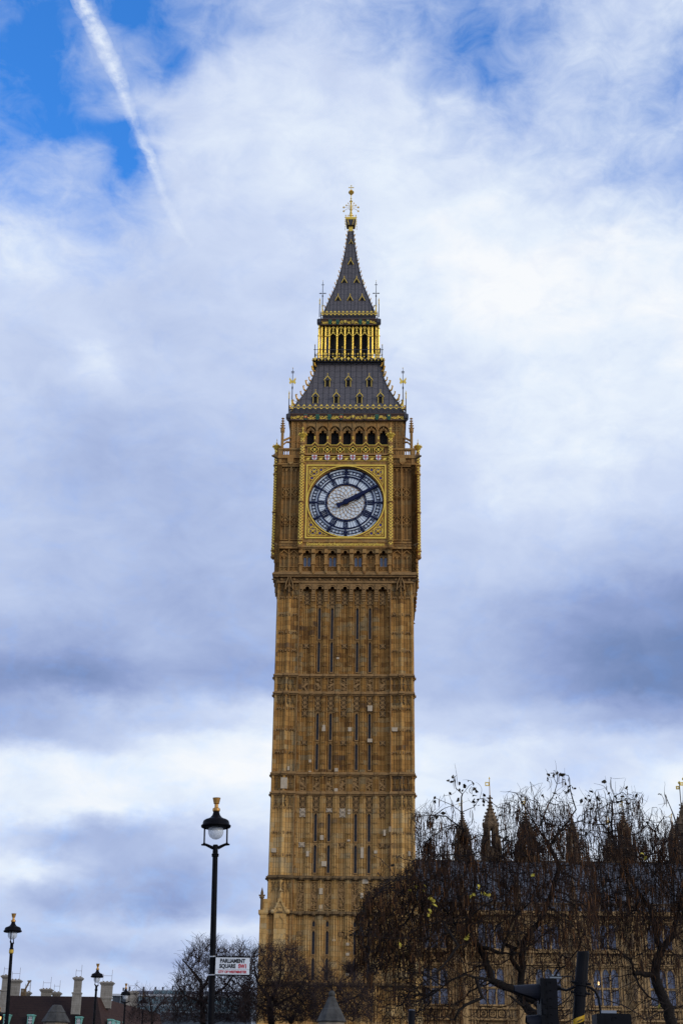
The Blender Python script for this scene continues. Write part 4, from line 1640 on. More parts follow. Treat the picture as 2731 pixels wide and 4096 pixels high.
for k in range(4):
    c, s = math.cos(R(90 * k)), math.sin(R(90 * k))
    for z0, pts, b in ((2.9, [(.06, 0), (.3, .14), (.5, .08), (.78, -.18)], .12), (2.95, [(.06, 0), (.3, .3), (.55, .3), (.78, .26)], .13), (3.1, [(.05, 0), (.22, .3), (.5, .38)], .1), (3.3, [(.05, 0), (.22, .2), (.3, .45)], .08)):
        P = [(c * r, s * r, z0 + z) for r, z in pts]
        mb.tube(P, .022, 4)
        e = P[-1]
        for q in range(5):
            a = 2 * math.pi * q / 5
            mb.blob((e[0] + b * .5 * math.cos(a) * abs(c) + b * .3 * math.cos(a) * abs(s), e[1] + b * .5 * math.cos(a) * abs(s), e[2] + b * .6 * math.sin(a)), b * .45, n=5, m=3)
mb.build('finial_branches', GOLD, FIN)
mb = MB()
for k in range(3):
    a = R(60 * k)
    mb.tube([(.27 * math.cos(a) * math.sin(R(20 * i)), .27 * math.sin(a) * math.sin(R(20 * i)), 5.13 + .27 * math.cos(R(20 * i))) for i in range(19)], .03, 4)
mb.lathe(0, 0, [(.26, 5.09), (.3, 5.13), (.26, 5.17)], 14)
mb.blob((0, 0, 5.13), .1)
mb.build('finial_orb', GOLD, FIN)
mb = MB()
mb.box(-.03, .03, -.03, .03, 5.38, 6.0)
mb.box(-.22, .22, -.029, .029, 5.72, 5.78)
for x, z in ((-.22, 5.75), (.22, 5.75), (0, 6.0)):
    mb.prism([(x - .07, z), (x, z + .07), (x + .07, z), (x, z - .07)], -.035, .035)
mb.build('finial_cross', GOLD, FIN)

# ---- weather vanes on the roof corners
def vane(big):
    root = empty('weather_vane'); root.parent = TOWER
    h = 4.7 if big else 3.9
    a = MB()
    a.slot(1).lathe(0, 0, [(.07, 0), (.06, h * .22), (.1, h * .24), (.05, h * .26)], 6)
    a.slot(0).lathe(0, 0, [(.05, h * .26), (.04, h * .5), (.07, h * .52), (.07, h * .56), (.035, h * .58), (.025, h * .97)], 6)
    a.slot(0).tube([(0, 0, h * .27), (-.5, 0, h * .2)], .022, 4)
    a.build('vane_pole', [IRON_P, GOLD], root)
    b = MB()
    if big:
        for s in (-1, 1):
            b.prism([(s * .02, h * .7), (s * .3, h * .78), (s * .33, h * .74), (s * .25, h * .7), (s * .33, h * .66), (s * .2, h * .62), (s * .12, h * .66), (s * .02, h * .64)], -.02, .02)
        b.slot(1).cbox(0, h * .89, .3, .06, -.025, .025); b.cbox(0, h * .92, .3, .05, -.026, .026)
        b.slot(0).blob((0, 0, h), .06)
    else:
        for s in (-1, 1):
            b.slot(1).cbox(s * .15, h * .62, .28, .035, -.02, .02)
            b.slot(1).blob((s * .3, 0, h * .62), .06); b.blob((s * .17, 0, h * .62), .07)
            b.cbox(s * .08, h * .88, .14, .05, -.02, .02)
        b.slot(0).blob((0, 0, h), .045)
    b.build('vane_emblem', [GOLD, IRON_P], root)
    c = MB()
    c.slot(0).lathe(.28, -.05, [(.045, -.4), (.04, h * .28)], 6)
    c.slot(1).lathe(.28, -.05, [(.06, h * .28), (.045, h * .38), (.07, h * .4), (.0, h * .48)], 6)
    c.build('corner_pinnacle', [IRON_P, GOLD], root)
    return root


for big, x, z in ((True, 5.36, 63.35), (False, 2.72, 75.2)):
    v = vane(big); v.location = (x, -x - .05, lift(z))
    c = clone(v, TOWER, (-x, -x - .05, lift(z))); c.scale = (-1, 1, 1)


# ================================================================== PARLIAMENT BUILDING
PAL = tag(empty('parliament_building', (20.0, 131.0, 0), -PSI),
          'long ochre Gothic parliament range with tall mullioned windows and grey iron roof', 'palace')
PI = PAL.matrix_basis.inverted()


def ploc(px, py, Y=131.0):
    return PI @ at(px, py, Y)


PSTONE = stone('palace_stone', [(.26, .16, .07), (.35, .225, .10), (.39, .26, .125), (.41, .29, .16), (.33, .22, .11)], 1.0, .5, dirt=.3)
PTRIM = mat('palace_carving', (.36, .235, .11), .9, var=.3, scale=2.5, bump=.2, spec=.2)
PDARK = mat('palace_weathered_stone', (.155, .105, .062), .95, var=.4, scale=1.5, spec=.2)
PROOF = slate('palace_iron_roof', (.085, .09, .105), .9, 1.3)
PGLASS = mat('palace_window_glass', (.085, .10, .16), .12, spec=.7, var=.6, scale=1.2)
zP = lambda py, px=2190: ploc(px, py).z
ZT = zP(3657)                       # parapet foot
XL, XR = ploc(1650, 3800).x, ploc(2731, 3800).x + 9
U1, U0, B1, B0, L1, LT, L0, S1, S0 = [zP(q) for q in (3688, 3796, 3811, 3854, 3868, 3952, 4020, 4037, 4076)]
BAYS = [ploc(px, 3900).x for px in (1740, 1966, 2192, 2421, 2645)]
sp = (BAYS[-1] - BAYS[0]) / 4
BAYS.append(BAYS[-1] + sp)
mb = MB()
mb.box(XL, XR, .35, 14, 0, ZT + .2)
mb.slot(1)
for (a, b, d) in ((ZT - .1, ZT + .12, -.18), (ZT + .12, ZT + .3, -.05), (B1 - .02, B1 + .16, -.1), (B0 - .14, B0, -.06), (S1 - .05, S1 + .12, -.1), (S0 - .15, S0, -.06), (L1 + .12, L1 + .22, .12)):
    mb.box(XL, XR, d, .4, a, b)
mb.slot(0)
edges = [XL] + [v for b in BAYS for v in (b - 1.22, b + 1.22)] + [XR]
for a, b in zip(edges[::2], edges[1::2]):
    if b - a < .2: continue
    mb.slot(0).box(a, b, .1, .36, 0, ZT)
    c = (a + b) / 2
    n = max(2, int((b - a) / .26))
    for q in range(n + 1):
        x = a + .05 + (b - a - .1) * q / n
        mb.slot(1).box(x - .04, x + .04, .0 + .002 * (q % 3), .15, 0, ZT - .1)
    if b - a > 1.5:
        mb.slot(1).lathe(c, .02, [(.38, 0), (.38, U0 - 1.2), (.30, U0 - .9), (.30, ZT - .2)], 8, R(22.5))
        for z in (U0 - .1, L0 + .4):   # niche pedestals
            mb.slot(1).lathe(c, -.32, [(.1, z - .5), (.3, z - .1), (.34, z), (.3, z + .1)], 8)
            mb.slot(2).lathe(c, -.3, [(.17, z + .1), (.19, z + .7), (.12, z + 1.1), (.14, z + 1.35), (.0, z + 1.5)], 8)
            mb.slot(1).lathe(c, -.3, [(.3, z + 1.75), (.34, z + 1.9), (.15, z + 2.2), (.0, z + 2.8)], 8)
for b in BAYS:
    for (za, zb, sty) in ((B0, B1, 0), (S0, S1, 1)):
        zc = (za + zb) / 2
        hh = (zb - za) / 2 - .16
        mb.slot(2).box(b - 1.2, b + 1.2, .22, .36, za, zb)
        for q in (-.78, 0, .78):
            x = b + q
            mb.slot(1)
            if sty == 0:
                mb.strip([(x - hh, zc), (x, zc + hh), (x + hh, zc), (x, zc - hh)], .09, .1, .3, True)
                mb.blob((x, .18, zc), .17, .1, .2)
                for sx in (-1, 1):
                    for sz in (-1, 1):
                        mb.strip([(x + sx * .38, zc + sz * hh), (x + sx * .18, zc + sz * hh * .45)], .06, .13, .3)
            else:
                mb.ring(x, zc, hh * .95, .09, .1, .3, 12)
                for k in range(4):
                    mb.ring(x + .15 * math.cos(R(45 + 90 * k)), zc + .15 * math.sin(R(45 + 90 * k)), .13, .05, .13, .3, 8)
            mb.cbox(b + q - .39, zc, .09, 2 * hh + .2, .08, .3)
        mb.slot(1).cbox(b + 1.17, zc, .09, 2 * hh + .2, .08, .3)
mb.build('palace_wall', [PSTONE, PTRIM, PDARK], PAL)


def pal_window(z0, z1, transom):
    w = MB()
    w.slot(0)
    W = 1.1
    for x in (-W - .06, -.38, .38, W + .06):
        w.box(x - .07, x + .07, .08, .34, z0, z1)
    head = z1 - .55
    for x in (-.74, 0, .74):
        w.prism([(x - .31, head), (x - .31, z1), (x + .31, z1), (x + .31, head), (x + .2, head + .3), (x, head + .45), (x - .2, head + .3)], .14, .3)
        w.ring(x - .2, z1 - .12, .07, .04, .12, .2, 6)
    if transom:
        w.box(-W - .1, W + .1, .1, .32, transom - .08, transom + .08)
    w.box(-W - .2, W + .2, -.02, .34, z0 - .14, z0)
    w.box(-W - .2, W + .2, -.04, .3, z1, z1 + .1)
    g = MB()
    g.slot(0).box(-W, W, .26, .3, z0, z1)
    k = MB()
    n = int((z1 - z0) / .7)
    for q in range(1, n + 1):
        k.box(-W, W, .24, .258, z0 + (z1 - z0) * q / (n + 1) - .015, z0 + (z1 - z0) * q / (n + 1) + .015)
    for x in (-.74, 0, .74):
        k.box(x - .012, x + .012, .242, .257, z0, z1 - .5)
    return w, g, k


for (a, b, t) in ((U0, U1, None), (L0, L1, LT)):
    first = None
    for x in BAYS:
        if first is None:
            w, g, k = pal_window(a, b, t)
            first = w.build('palace_window', PTRIM, PAL, loc=(x, 0, 0))
            g.build('window_glass', PGLASS, first)
            k.build('glazing_bar', PDARK, first)
        else:
            clone(first, PAL, (x, 0, 0))
lamp_on = mat('lit_room_lamp', (1, .8, .5), emit=(1, .62, .25), estr=2.2)
p = ploc(2393, 3933)
mb = MB(); mb.blob((p.x, .235, p.z), .09, .02, .16)
mb.build('lit_window_lamp', lamp_on, PAL)
mb = MB()    # pierced parapet with pinnacles
x = XL
while x < XR:
    mb.box(x, x + .12, -.05, .15, ZT + .3, ZT + .85)
    mb.strip([(x + .06, ZT + .6), (x + .3, ZT + .82), (x + .55, ZT + .6)], .08, -.02, .12)
    x += .49
mb.box(XL, XR, -.09, .18, ZT + .85, ZT + 1.0)
mb.build('palace_parapet', PDARK, PAL)
for b in BAYS:
    mb = MB()
    x = b + sp / 2
    mb.lathe(x, 0, [(.32, ZT), (.32, ZT + 1.6), (.42, ZT + 1.7), (.26, ZT + 1.85), (.2, ZT + 2.4), (.1, ZT + 3.1), (.15, ZT + 3.2), (.0, ZT + 3.5)], 8)
    for z, r in ((2.0, .27), (2.4, .22), (2.8, .17)):
        for k in range(4):
            mb.blob((x + r * math.cos(R(90 * k)), r * math.sin(R(90 * k)), ZT + z), .07, n=5, m=3)
    mb.build('palace_pinnacle', PDARK, PAL)
rg = ploc(2000, 3447, 141.0)
mb = MB()
E0, YR = ZT + .3, rg.y
mb.add([(XL, .6, E0), (XR, .6, E0), (XR, YR, rg.z), (XL, YR, rg.z), (XR, 2 * YR, E0), (XL, 2 * YR, E0)], [(0, 1, 2, 3), (3, 2, 4, 5), (0, 3, 5), (1, 4, 2)])
rf = mb.build('palace_roof', PROOF, PAL)
mb = MB()
x = XL + .5
while x < XR:
    mb.tube([(x, .58, E0 + .03), (x, YR - .02, rg.z + .03)], .045, 4)
    x += 1.3
mb.build('roof_seam', mat('roof_seam_iron', (.05, .053, .062), .6), rf)
mb = MB()
mb.box(XL, XR, YR - .05, YR + .05, rg.z, rg.z + .12)
x = XL
while x < XR:
    mb.box(x, x + .06, YR - .02, YR + .02, rg.z + .1, rg.z + .85)
    mb.blob((x + .03, YR, rg.z + .9), .08, n=5, m=3)
    mb.ring(x + .33, rg.z + .35, .2, .04, YR - .02, YR + .02, 8)
    x += .62
mb.box(XL, XR, YR - .03, YR + .03, rg.z + .62, rg.z + .67)
mb.build('ridge_cresting', PDARK, rf)


# ---- octagonal turrets rising behind the roof
def turret(px, ytip, ylan0, ylan1, wlan, ybase, wbase, Y, vane_gold=True, flag=-1):
    tip, l1, l0, b0 = [ploc(px, q, Y) for q in (ytip, ylan0, ylan1, ybase)]
    m = (at(px + 100, 3300, Y) - at(px, 3300, Y)).length / 100
    rl, rb = wlan * m / 2, wbase * m / 2
    root = empty('turret', (l1.x, l1.y, 0)); root.parent = PAL
    H = l1.z
    vh = (tip.z - H)
    mb = MB()
    z0 = ZT - 2
    mb.slot(0).lathe(0, 0, [(rb, z0), (rb, b0.z - .5), (rb * 1.1, b0.z - .35), (rb * 1.1, b0.z - .1), (rb * .9, b0.z), (rl, b0.z + .6)], 8, R(22.5))
    for i in range(8):
        a = R(45 * i)
        c, s = math.cos(a + R(22.5)), math.sin(a + R(22.5))
        mb.slot(1).tube([(c * rb, s * rb, z0), (c * rb, s * rb, b0.z + .2), (c * rb * .95, s * rb * .95, b0.z + 1.2), (c * rb * .9, s * rb * .9, b0.z + 1.9)], [.14, .13, .1, .01], 5)
    mb.build('turret_body', [PDARK, PDARK], root)
    mb = MB()
    for i in range(8):
        a = R(45 * i + 22.5)
        c, s = math.cos(a), math.sin(a)
        mb.slot(0).tube([(c * rl, s * rl, b0.z), (c * rl, s * rl, H)], rl * .17, 5)
        # panel walls between the angle shafts, some pierced
        c2, s2 = math.cos(R(45 * i)), math.sin(R(45 * i))
        if i % 2 == 0:
            e = rl * .93
            t = Vector((-s2, c2, 0)); q = Vector((c2 * e, s2 * e, 0))
            for k in (-1, 1):
                p0 = q + t * k * rl * .27
                mb.tube([(p0.x, p0.y, b0.z + .4), (p0.x, p0.y, H)], rl * .13, 4)
        else:
            e = rl * .9
            t = Vector((-s2, c2, 0)) * rl * .38; q = Vector((c2 * e, s2 * e, 0))
            A, B = q - t, q + t
            mb.add([(A.x, A.y, b0.z), (B.x, B.y, b0.z), (B.x, B.y, H), (A.x, A.y, H)], [(0, 1, 2, 3)])
    mb.lathe(0, 0, [(rl * .55, b0.z), (rl * .55, l0.z + (H - l0.z) * .1)], 8)
    mb.lathe(0, 0, [(rl * .95, H - .5), (rl * 1.2, H - .25), (rl * 1.28, H), (rl * 1.05, H + .25)], 8, R(22.5))
    mb.build('turret_lantern', PDARK, root)
    mb = MB()
    sh = vh * (.62 if vane_gold else .95)
    prof = [(rl * 1.05, H), (rl * .95, H + sh * .12), (rl * .78, H + sh * .3), (rl * .5, H + sh * .45), (rl * .28, H + sh * .62), (rl * .16, H + sh * .85), (.09, H + sh)]
    mb.lathe(0, 0, prof, 8, R(22.5))
    for zz, r in ((.05, 1.18), (.16, 1.08), (.28, .92), (.4, .72), (.52, .5), (.64, .36), (.76, .32), (.9, .34)):
        for k in range(8):
            a = R(45 * k + 22.5)
            if zz > .6 and k % 2: continue
            mb.blob((r * rl * math.cos(a), r * rl * math.sin(a), H + sh * zz), rl * .13, n=5, m=3)
    mb.build('turret_spirelet', PDARK, root)
    if vane_gold:
        mb = MB()
        mb.slot(1).tube([(0, 0, H + sh), (0, 0, H + vh)], [.05, .03], 5)
        zf = H + sh + (vh - sh) * .62
        fs = (vh - sh) * .085
        mb.slot(0).strip([(flag * .08, zf - fs), (flag * (.08 + fs * 2.1), zf - fs), (flag * (.08 + fs * 2.1), zf + fs), (flag * .08, zf + fs)], fs * .55, -.03, .03, True)
        mb.cbox(0, H + vh - .12, .16, .07, -.03, .03)
        mb.cbox(0, H + vh - .1, .07, .25, -.031, .031)
        mb.build('weather_vane', [GOLD, GOLD_DK], root)
    return root


turret(1849, 3200, 3322, 3470, 44, 3400, 66, 150)
turret(1961, 3109, 3300, 3420, 56, 3412, 78, 150)
turret(2103, 3188, 3338, 3440, 62, 3432, 92, 146)
turret(2288, 3250, 3345, 3440, 42, 3430, 52, 148, False)
turret(2438, 3268, 3395, 3450, 36, 3440, 46, 170)
turret(2494, 3205, 3320, 3440, 48, 3400, 84, 150)
turret(2690, 3255, 3340, 3440, 30, 3400, 40, 170)

CT = tag(empty('spired_tower', at(2768, 3230, 205) * 1.0), 'dark pinnacled stone tower at the right edge beyond the palace roof', 'tower')
CT.location.z = 0
m = 205 / FPX * 1.02
zc = lambda py: at(2768, py, 205).z
mb = MB()
mb.lathe(0, 0, [(52 * m, 0), (52 * m, zc(3330)), (58 * m, zc(3315)), (58 * m, zc(3300)), (47 * m, zc(3290))], 8, R(22.5))
for i in range(16):
    a = R(22.5 * i)
    mb.tube([(53 * m * math.cos(a), 53 * m * math.sin(a), 10), (53 * m * math.cos(a), 53 * m * math.sin(a), zc(3320))], .3, 5)
mb.build('tower_body', PDARK, CT)
mb = MB()
for i in range(8):
    a = R(45 * i + 22.5)
    for r, y0, y1, w in ((62, 3340, 3262, .55), (51, 3320, 3244, .42), (43, 3300, 3206, .36)):
        c, s = r * m * math.cos(a), r * m * math.sin(a)
        mb.lathe(c, s, [(w, zc(y0)), (w, zc(y1) - 1.6), (w * 1.35, zc(y1) - 1.45), (w * .7, zc(y1) - 1.2), (.05, zc(y1))], 6)
        for q in (.4, .9, 1.3):
            mb.blob((c + w * .7, s, zc(y1) - q), .13, n=5, m=3); mb.blob((c - w * .7, s, zc(y1) - q), .13, n=5, m=3)
mb.build('tower_pinnacle', PDARK, CT)
mb = MB()
mb.lathe(0, 0, [(44 * m, zc(3300)), (36 * m, zc(3200)), (24 * m, zc(3080)), (6 * m, zc(2900))], 8, R(22.5))
mb.build('tower_spire', PROOF, CT)
mb = MB()
for i in range(4):
    # pennons held on rods at the upper corners
    s = [(-1, -1), (1, -1), (1, 1), (-1, 1)][i]
    x, y = s[0] * 36 * m, s[1] * 36 * m
    mb.slot(1).tube([(x, y, zc(3262)), (x, y, zc(3118))], .07, 5)
    z = zc(3144)
    mb.slot(0).strip([(x - .1, z - .16), (x - .46, z - .16), (x - .46, z + .16), (x - .1, z + .16)], .17, y - .04, y + .04, True)
    mb.blob((x, y, zc(3124)), .22, n=6, m=4)
mb.build('gilt_pennon', [GOLD, PDARK], CT)

# ================================================================== FAR BANK BUILDINGS
def lquad(mb, pts):
    mb.add(pts, [tuple(range(len(pts)))])


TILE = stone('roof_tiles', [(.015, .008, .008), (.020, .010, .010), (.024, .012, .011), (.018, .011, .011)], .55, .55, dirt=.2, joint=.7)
TILE2 = stone('roof_tiles_sunlit_tone', [(.034, .015, .011), (.045, .020, .014), (.052, .023, .016)], .55, .8, dirt=.15, joint=.6)  # lighter copy of the tiles: light on the side slope put into the colour
CHST = stone('chimney_stone', [(.23, .205, .17), (.29, .26, .22), (.33, .30, .26)], 1.6, .62, dirt=.3)
COPPER = mat('verdigris_copper', (.16, .40, .34), .7, var=.2, scale=1)
CH = tag(empty('riverside_block', (at(200, 4096, 450).x, 450, 0)), 'long brown tiled riverside block with stone chimneys and green dormers', 'building')
CI = Vector(CH.location)
L = lambda px, py, Y: at(px, py, Y) - CI
mb = MB()
eL, eC = L(-520, 4150, 444), L(418, 4150, 444)
eC.z = eL.z = L(200, 4150, 444).z
rL, rB = L(-420, 3966, 457), L(389, 3987, 457)
rL.z = rB.z
rE, eF = L(640, 4056, 530), L(660, 4150, 522)
mb.add([eL, eC, rB, rL], [(0, 1, 2, 3)])
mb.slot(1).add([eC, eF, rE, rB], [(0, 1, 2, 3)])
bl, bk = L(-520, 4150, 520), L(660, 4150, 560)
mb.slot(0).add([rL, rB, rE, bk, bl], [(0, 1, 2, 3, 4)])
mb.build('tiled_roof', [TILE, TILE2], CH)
mb = MB()
pl = [(eL.x, eL.y + .6), (eC.x - .5, eC.y + .6), (eF.x - .6, eF.y), (bk.x, bk.y), (bl.x, bl.y)]
mb.vprism(pl, 0, eL.z - .05)
mb.box(eL.x, eC.x + .1, eL.y - .4, eL.y + .7, eL.z - 1.0, eL.z - .2)
mb.build('stone_wall', CHST, CH)


def stack(px, ytop, w, yb, Y, step=None, wb=None, deep=None):
    t, b = L(px, ytop, Y), L(px, yb, Y)
    m = Y / FPX * 1.0
    hw = w * m / 2
    d = (deep or min(w, 26)) * m / 2
    mb = MB()
    zs = L(px, step, Y).z if step else b.z - 2
    y = t.y
    mb.slot(0).box(t.x - hw, t.x + hw, y - d, y + d, zs, t.z - .9)
    for (za, zb, o) in ((t.z - .9, t.z - .55, .25), (t.z - .55, t.z - .2, .5), (t.z - .2, t.z, .2)):
        mb.box(t.x - hw - o, t.x + hw + o, y - d - o, y + d + o, za, zb)
    if step:
        k = (wb or w * 1.3) * m / 2
        mb.box(t.x - k, t.x + k, y - d * 1.25, y + d, b.z - 1, zs)
        mb.box(t.x - k - .2, t.x + k + .2, y - d * 1.25 - .2, y + d, zs, zs + .4)
    n = max(1, int(hw * 2 / .9))
    for q in range(n):
        x = t.x - hw + (q + .5) * 2 * hw / n
        mb.slot(1).lathe(x, y, [(.22, t.z), (.25, t.z + .25), (.2, t.z + .3)], 7)
    for s in (-1, 1):
        mb.slot(2).box(t.x + s * hw * .8 - .04, t.x + s * hw * .8 + .04, y - .04, y + .04, t.z, t.z + 3.0 + s * .6)
    mb.box(t.x - hw * .8, t.x + hw * .8, y - .03, y + .03, t.z + 1.8, t.z + 1.88)
    return mb.build('chimney', [CHST, mat('chimney_pot', (.2, .15, .11), .9), PDARK], CH)


stack(25, 3901, 20, 4036, 448, 3966, 26)
stack(64, 3919, 36, 3990, 460)
stack(188, 3956, 36, 3996, 470)
stack(228, 3969, 26, 3996, 475)
stack(110, 3967, 22, 3996, 475)
stack(315, 3909, 26, 4044, 449, 3976, 31)
stack(430, 3928, 42, 4020, 462, 3996, 40)
stack(530, 3966, 40, 4060, 500)
for px, pyt, w, Y in ((29, 4057, 25, 447.5), (125, 4058, 26, 447.5), (317, 4066, 26, 447.5), (442, 4076, 20, 452), (462, 4082, 18, 462), (486, 4087, 16, 474)):
    p = L(px, pyt, Y); m = Y / FPX
    b = L(px, 4112, Y)
    mb = MB()
    hw = w * m / 2
    mb.slot(0).box(p.x - hw, p.x + hw, p.y - .6, p.y + 6, p.z - .35, p.z)
    mb.box(p.x - hw * .85, p.x + hw * .85, p.y - .3, p.y + 6, b.z, p.z - .35)
    mb.slot(1).box(p.x - hw * .6, p.x + hw * .6, p.y - .34, p.y - .2, b.z, p.z - .6)
    for q in (-.3, 0, .3):
        mb.slot(2).box(p.x + hw * q - .05, p.x + hw * q + .05, p.y - .38, p.y - .3, b.z, p.z - .6)
    for q in range(4):
        z = b.z + (p.z - .6 - b.z) * q / 4
        mb.slot(2).box(p.x - hw * .6, p.x + hw * .6, p.y - .375, p.y - .3, z - .05, z + .05)
    mb.build('dormer_window', [COPPER, LEAD, WHITE], CH)
CR = tag(empty('roof_crane', at(100, 3975, 465)), 'small dark cleaning crane on the ridge of the brown roof', 'crane')
m = 465 / FPX
mb = MB()
mb.box(-14 * m, 4 * m, -.8, .8, -1, 18 * m)
mb.slot(1).box(-13 * m, -3 * m, -.85, .85, 5 * m, 14 * m)
mb.build('crane_cab', [PDARK, CHST], CR)
mb = MB()
mb.tube([(0, 0, 14 * m), (13 * m, 0, 43 * m)], .28, 5)
mb.tube([(6 * m, 0, 46 * m), (21 * m, 0, 47 * m)], .2, 5)
mb.tube([(13 * m, 0, 40 * m), (13 * m, 0, 46 * m)], .35, 5)
mb.tube([(20 * m, 0, 47 * m), (20 * m, 0, 8 * m)], .05, 4)
mb.build('crane_jib', PDARK, CR)

GB = tag(empty('office_block', (at(600, 4096, 600).x, 600, 0)), 'modern glass office block with flat dark roof behind the bare trees', 'building')
GI = Vector(GB.location)
K = lambda px, py, Y=600.0: at(px, py, Y) - GI
OGL = mat('office_glass', (.10, .17, .20), .15, spec=.7, var=.5, scale=.12)
ODK = mat('office_dark_cladding', (.035, .045, .06), .5, var=.3, scale=.2)
OLT = mat('office_white_trim', (.5, .52, .55), .6)
x0, x1 = K(440, 4000).x, K(1010, 4000).x
zr, zs, zg = K(600, 3957).z, K(600, 3978).z, K(600, 3984).z
mb = MB()
mb.slot(0).box(x0 + 4, x1, 4, 40, 0, zs)
mb.build('office_core', ODK, GB)
mb = MB()
mb.vprism([(x0 + 3, 3), (x1, 3), (x1, 40), (x0 + 3, 40)], zs, zr, [(x0 + 8, 8), (x1, 8), (x1, 38), (x0 + 8, 38)])
for px in (480, 505, 562, 610, 640, 680):
    q = K(px, 3957)
    mb.box(q.x - .3, q.x + .3, 10, 11, zr, zr + 1.2 + (px % 3) * .5)
mb.build('office_roof', mat('office_roof_slate', (.085, .088, .105), .7, var=.15, scale=.3), GB)
mb = MB(); mb.box(x0 - 1, x1, -.5, 6, zs - .7, zs + .1)
mb.build('office_fascia', OLT, GB)
mb = MB()
q0, q1 = K(612, 3965), K(745, 3972)
for i in range(5):
    a = q0.x + (q1.x - q0.x) * i / 5
    mb.slot(0).box(a, a + (q1.x - q0.x) / 5 - .5, 3.2, 3.9, zs + .5, zs + 1.9)
    mb.slot(1).box(a - .2, a + (q1.x - q0.x) / 5 - .3, 3.9, 4.6, zs + .3, zs + 2.1)
mb.build('rooflight', [OGL, OLT], GB)
mb = MB()
xm = K(552, 4000).x
fh = 3.6
z = zs - .8
i = 0
while z > 0:
    mb.slot(1 if i % 3 == 0 else 0).box(x0 + 1, xm, .4, 4, z - fh + .9, z)
    mb.slot(0).box(xm, x1, 0, 4, z - fh + .9, z)
    mb.slot(2).box(x0 + 1, xm, .5, 4, z - fh, z - fh + .9)
    mb.slot(3).box(xm, x1, .06, 4, z - fh, z - fh + .9)
    z -= fh; i += 1
x = x0 + 1
while x < x1:
    mb.slot(3).box(x, x + .16, -.12, .5, 0, zs - .8)
    x += 3.1
a = K(634, 4050)
mb.slot(3).box(a.x, a.x + 1.4, -1.2, 1, 0, a.z)
b = K(650, 4052)
mb.slot(2).box(b.x, x1, -4, .5, 0, b.z)
mb.slot(3).box(b.x, x1, -4.1, .5, b.z, b.z + .5)
mb.build('curtain_wall', [OGL, ODK, ODK, mat('office_mullion', (.26, .30, .33), .5)], GB)


# ================================================================== TREES
TWIG_R = mat('russet_twig', (.030, .019, .018), .85, var=.3, scale=2, spec=.2)
BARK = mat('dark_bark', (.020, .016, .014), .9, var=.4, scale=5, bump=.4, spec=.2)
TWIG = mat('winter_twig', (.020, .014, .013), .85, var=.3, scale=2, spec=.2)
POD = mat('seed_pod', (.030, .0145, .008), .8, var=.6, scale=.8, spec=.15)
POD2 = mat('tan_seed_pod', (.105, .045, .014), .8, var=.5, scale=1.5, spec=.2)
LEAF = mat('withered_leaf', (.030, .022, .012), .8, var=.5, scale=6, spec=.2)
LEAF_Y = mat('yellow_leaf', (.42, .34, .03), .6, var=.4, scale=6)


def in_poly(x, y, poly):
    c = False
    j = len(poly) - 1
    for i in range(len(poly)):
        xi, yi = poly[i]; xj, yj = poly[j]
        if (yi > y) != (yj > y) and x < (xj - xi) * (y - yi) / (yj - yi) + xi:
            c = not c
        j = i
    return c


def cloud(poly, n, Y, dY, seed, bias=None):
    """points filling the crown volume whose outline the photograph shows"""
    r = random.Random(seed)
    xs, ys = [p[0] for p in poly], [p[1] for p in poly]
    out = []
    while len(out) < n:
        x, y = r.uniform(min(xs), max(xs)), r.uniform(min(ys), max(ys))
        if in_poly(x, y, poly) and (bias is None or r.random() < bias(x, y)):
            out.append(at(x, y, Y + r.triangular(-dY, dY, 0)))
    return out


def grow(limbs, pts, step, infl, kill, iters, seed, up=0.0):
    """space colonisation from the main limbs into the crown"""
    r = random.Random(seed)
    pos, par, rad = [], [], []
    for pl in limbs:
        base = None
        if pl.get('join') and pos:
            p0 = pl['pts'][0][0]
            base = min(range(len(pos)), key=lambda i: (pos[i] - p0).length_squared)
        prev = base
        P = pl['pts']
        for i, (p, w) in enumerate(P):
            if i == 0:
                if base is None:
                    pos.append(p); par.append(-1); rad.append(w); prev = len(pos) - 1
                continue
            q, w0 = (pos[base], P[0][1]) if (i == 1 and base is not None) else (P[i - 1][0], P[i - 1][1])
            n = max(1, int((p - q).length / (step * 1.2)))
            for k in range(1, n + 1):
                t = k / n
                j = Vector((r.uniform(-1, 1), r.uniform(-1, 1), r.uniform(-1, 1))) * min(.03, w * .4)
                pos.append(q.lerp(p, t) + j); par.append(prev); rad.append(w0 + (w - w0) * t); prev = len(pos) - 1
    alive = list(pts)
    for it in range(iters):
        kd = kdtree.KDTree(len(pos))
        for i, p in enumerate(pos):
            kd.insert(p, i)
        kd.balance()
        acc, keep = {}, []
        for a in alive:
            _, i, d = kd.find(a)
            if d < kill:
                continue
            keep.append(a)
            if d < infl:
                acc.setdefault(i, Vector((0, 0, 0)))
                acc[i] += (a - pos[i]).normalized()
        alive = keep
        if not acc or not alive:
            break
        for i, v in acc.items():
            v = v.normalized() + Vector((r.uniform(-1, 1), r.uniform(-1, 1), r.uniform(-1, 1))) * .35
            v.z += up
            pos.append(pos[i] + v.normalized() * step * r.uniform(.8, 1.15)); par.append(i); rad.append(0.0)
    # thickness by the pipe model
    n = len(pos)
    acc = [0.0] * n
    tip = .0062
    nch = [0] * n
    for i in range(n):
        if par[i] >= 0: nch[par[i]] += 1
    for i in range(n - 1, -1, -1):
        if acc[i] == 0: acc[i] = tip ** 2.4
        if par[i] >= 0: acc[par[i]] += acc[i]
    own = [a ** (1 / 2.4) for a in acc]
    fin = [rad[i] if rad[i] > 0 else min(own[i], .05) for i in range(n)]
    return pos, par, fin, nch


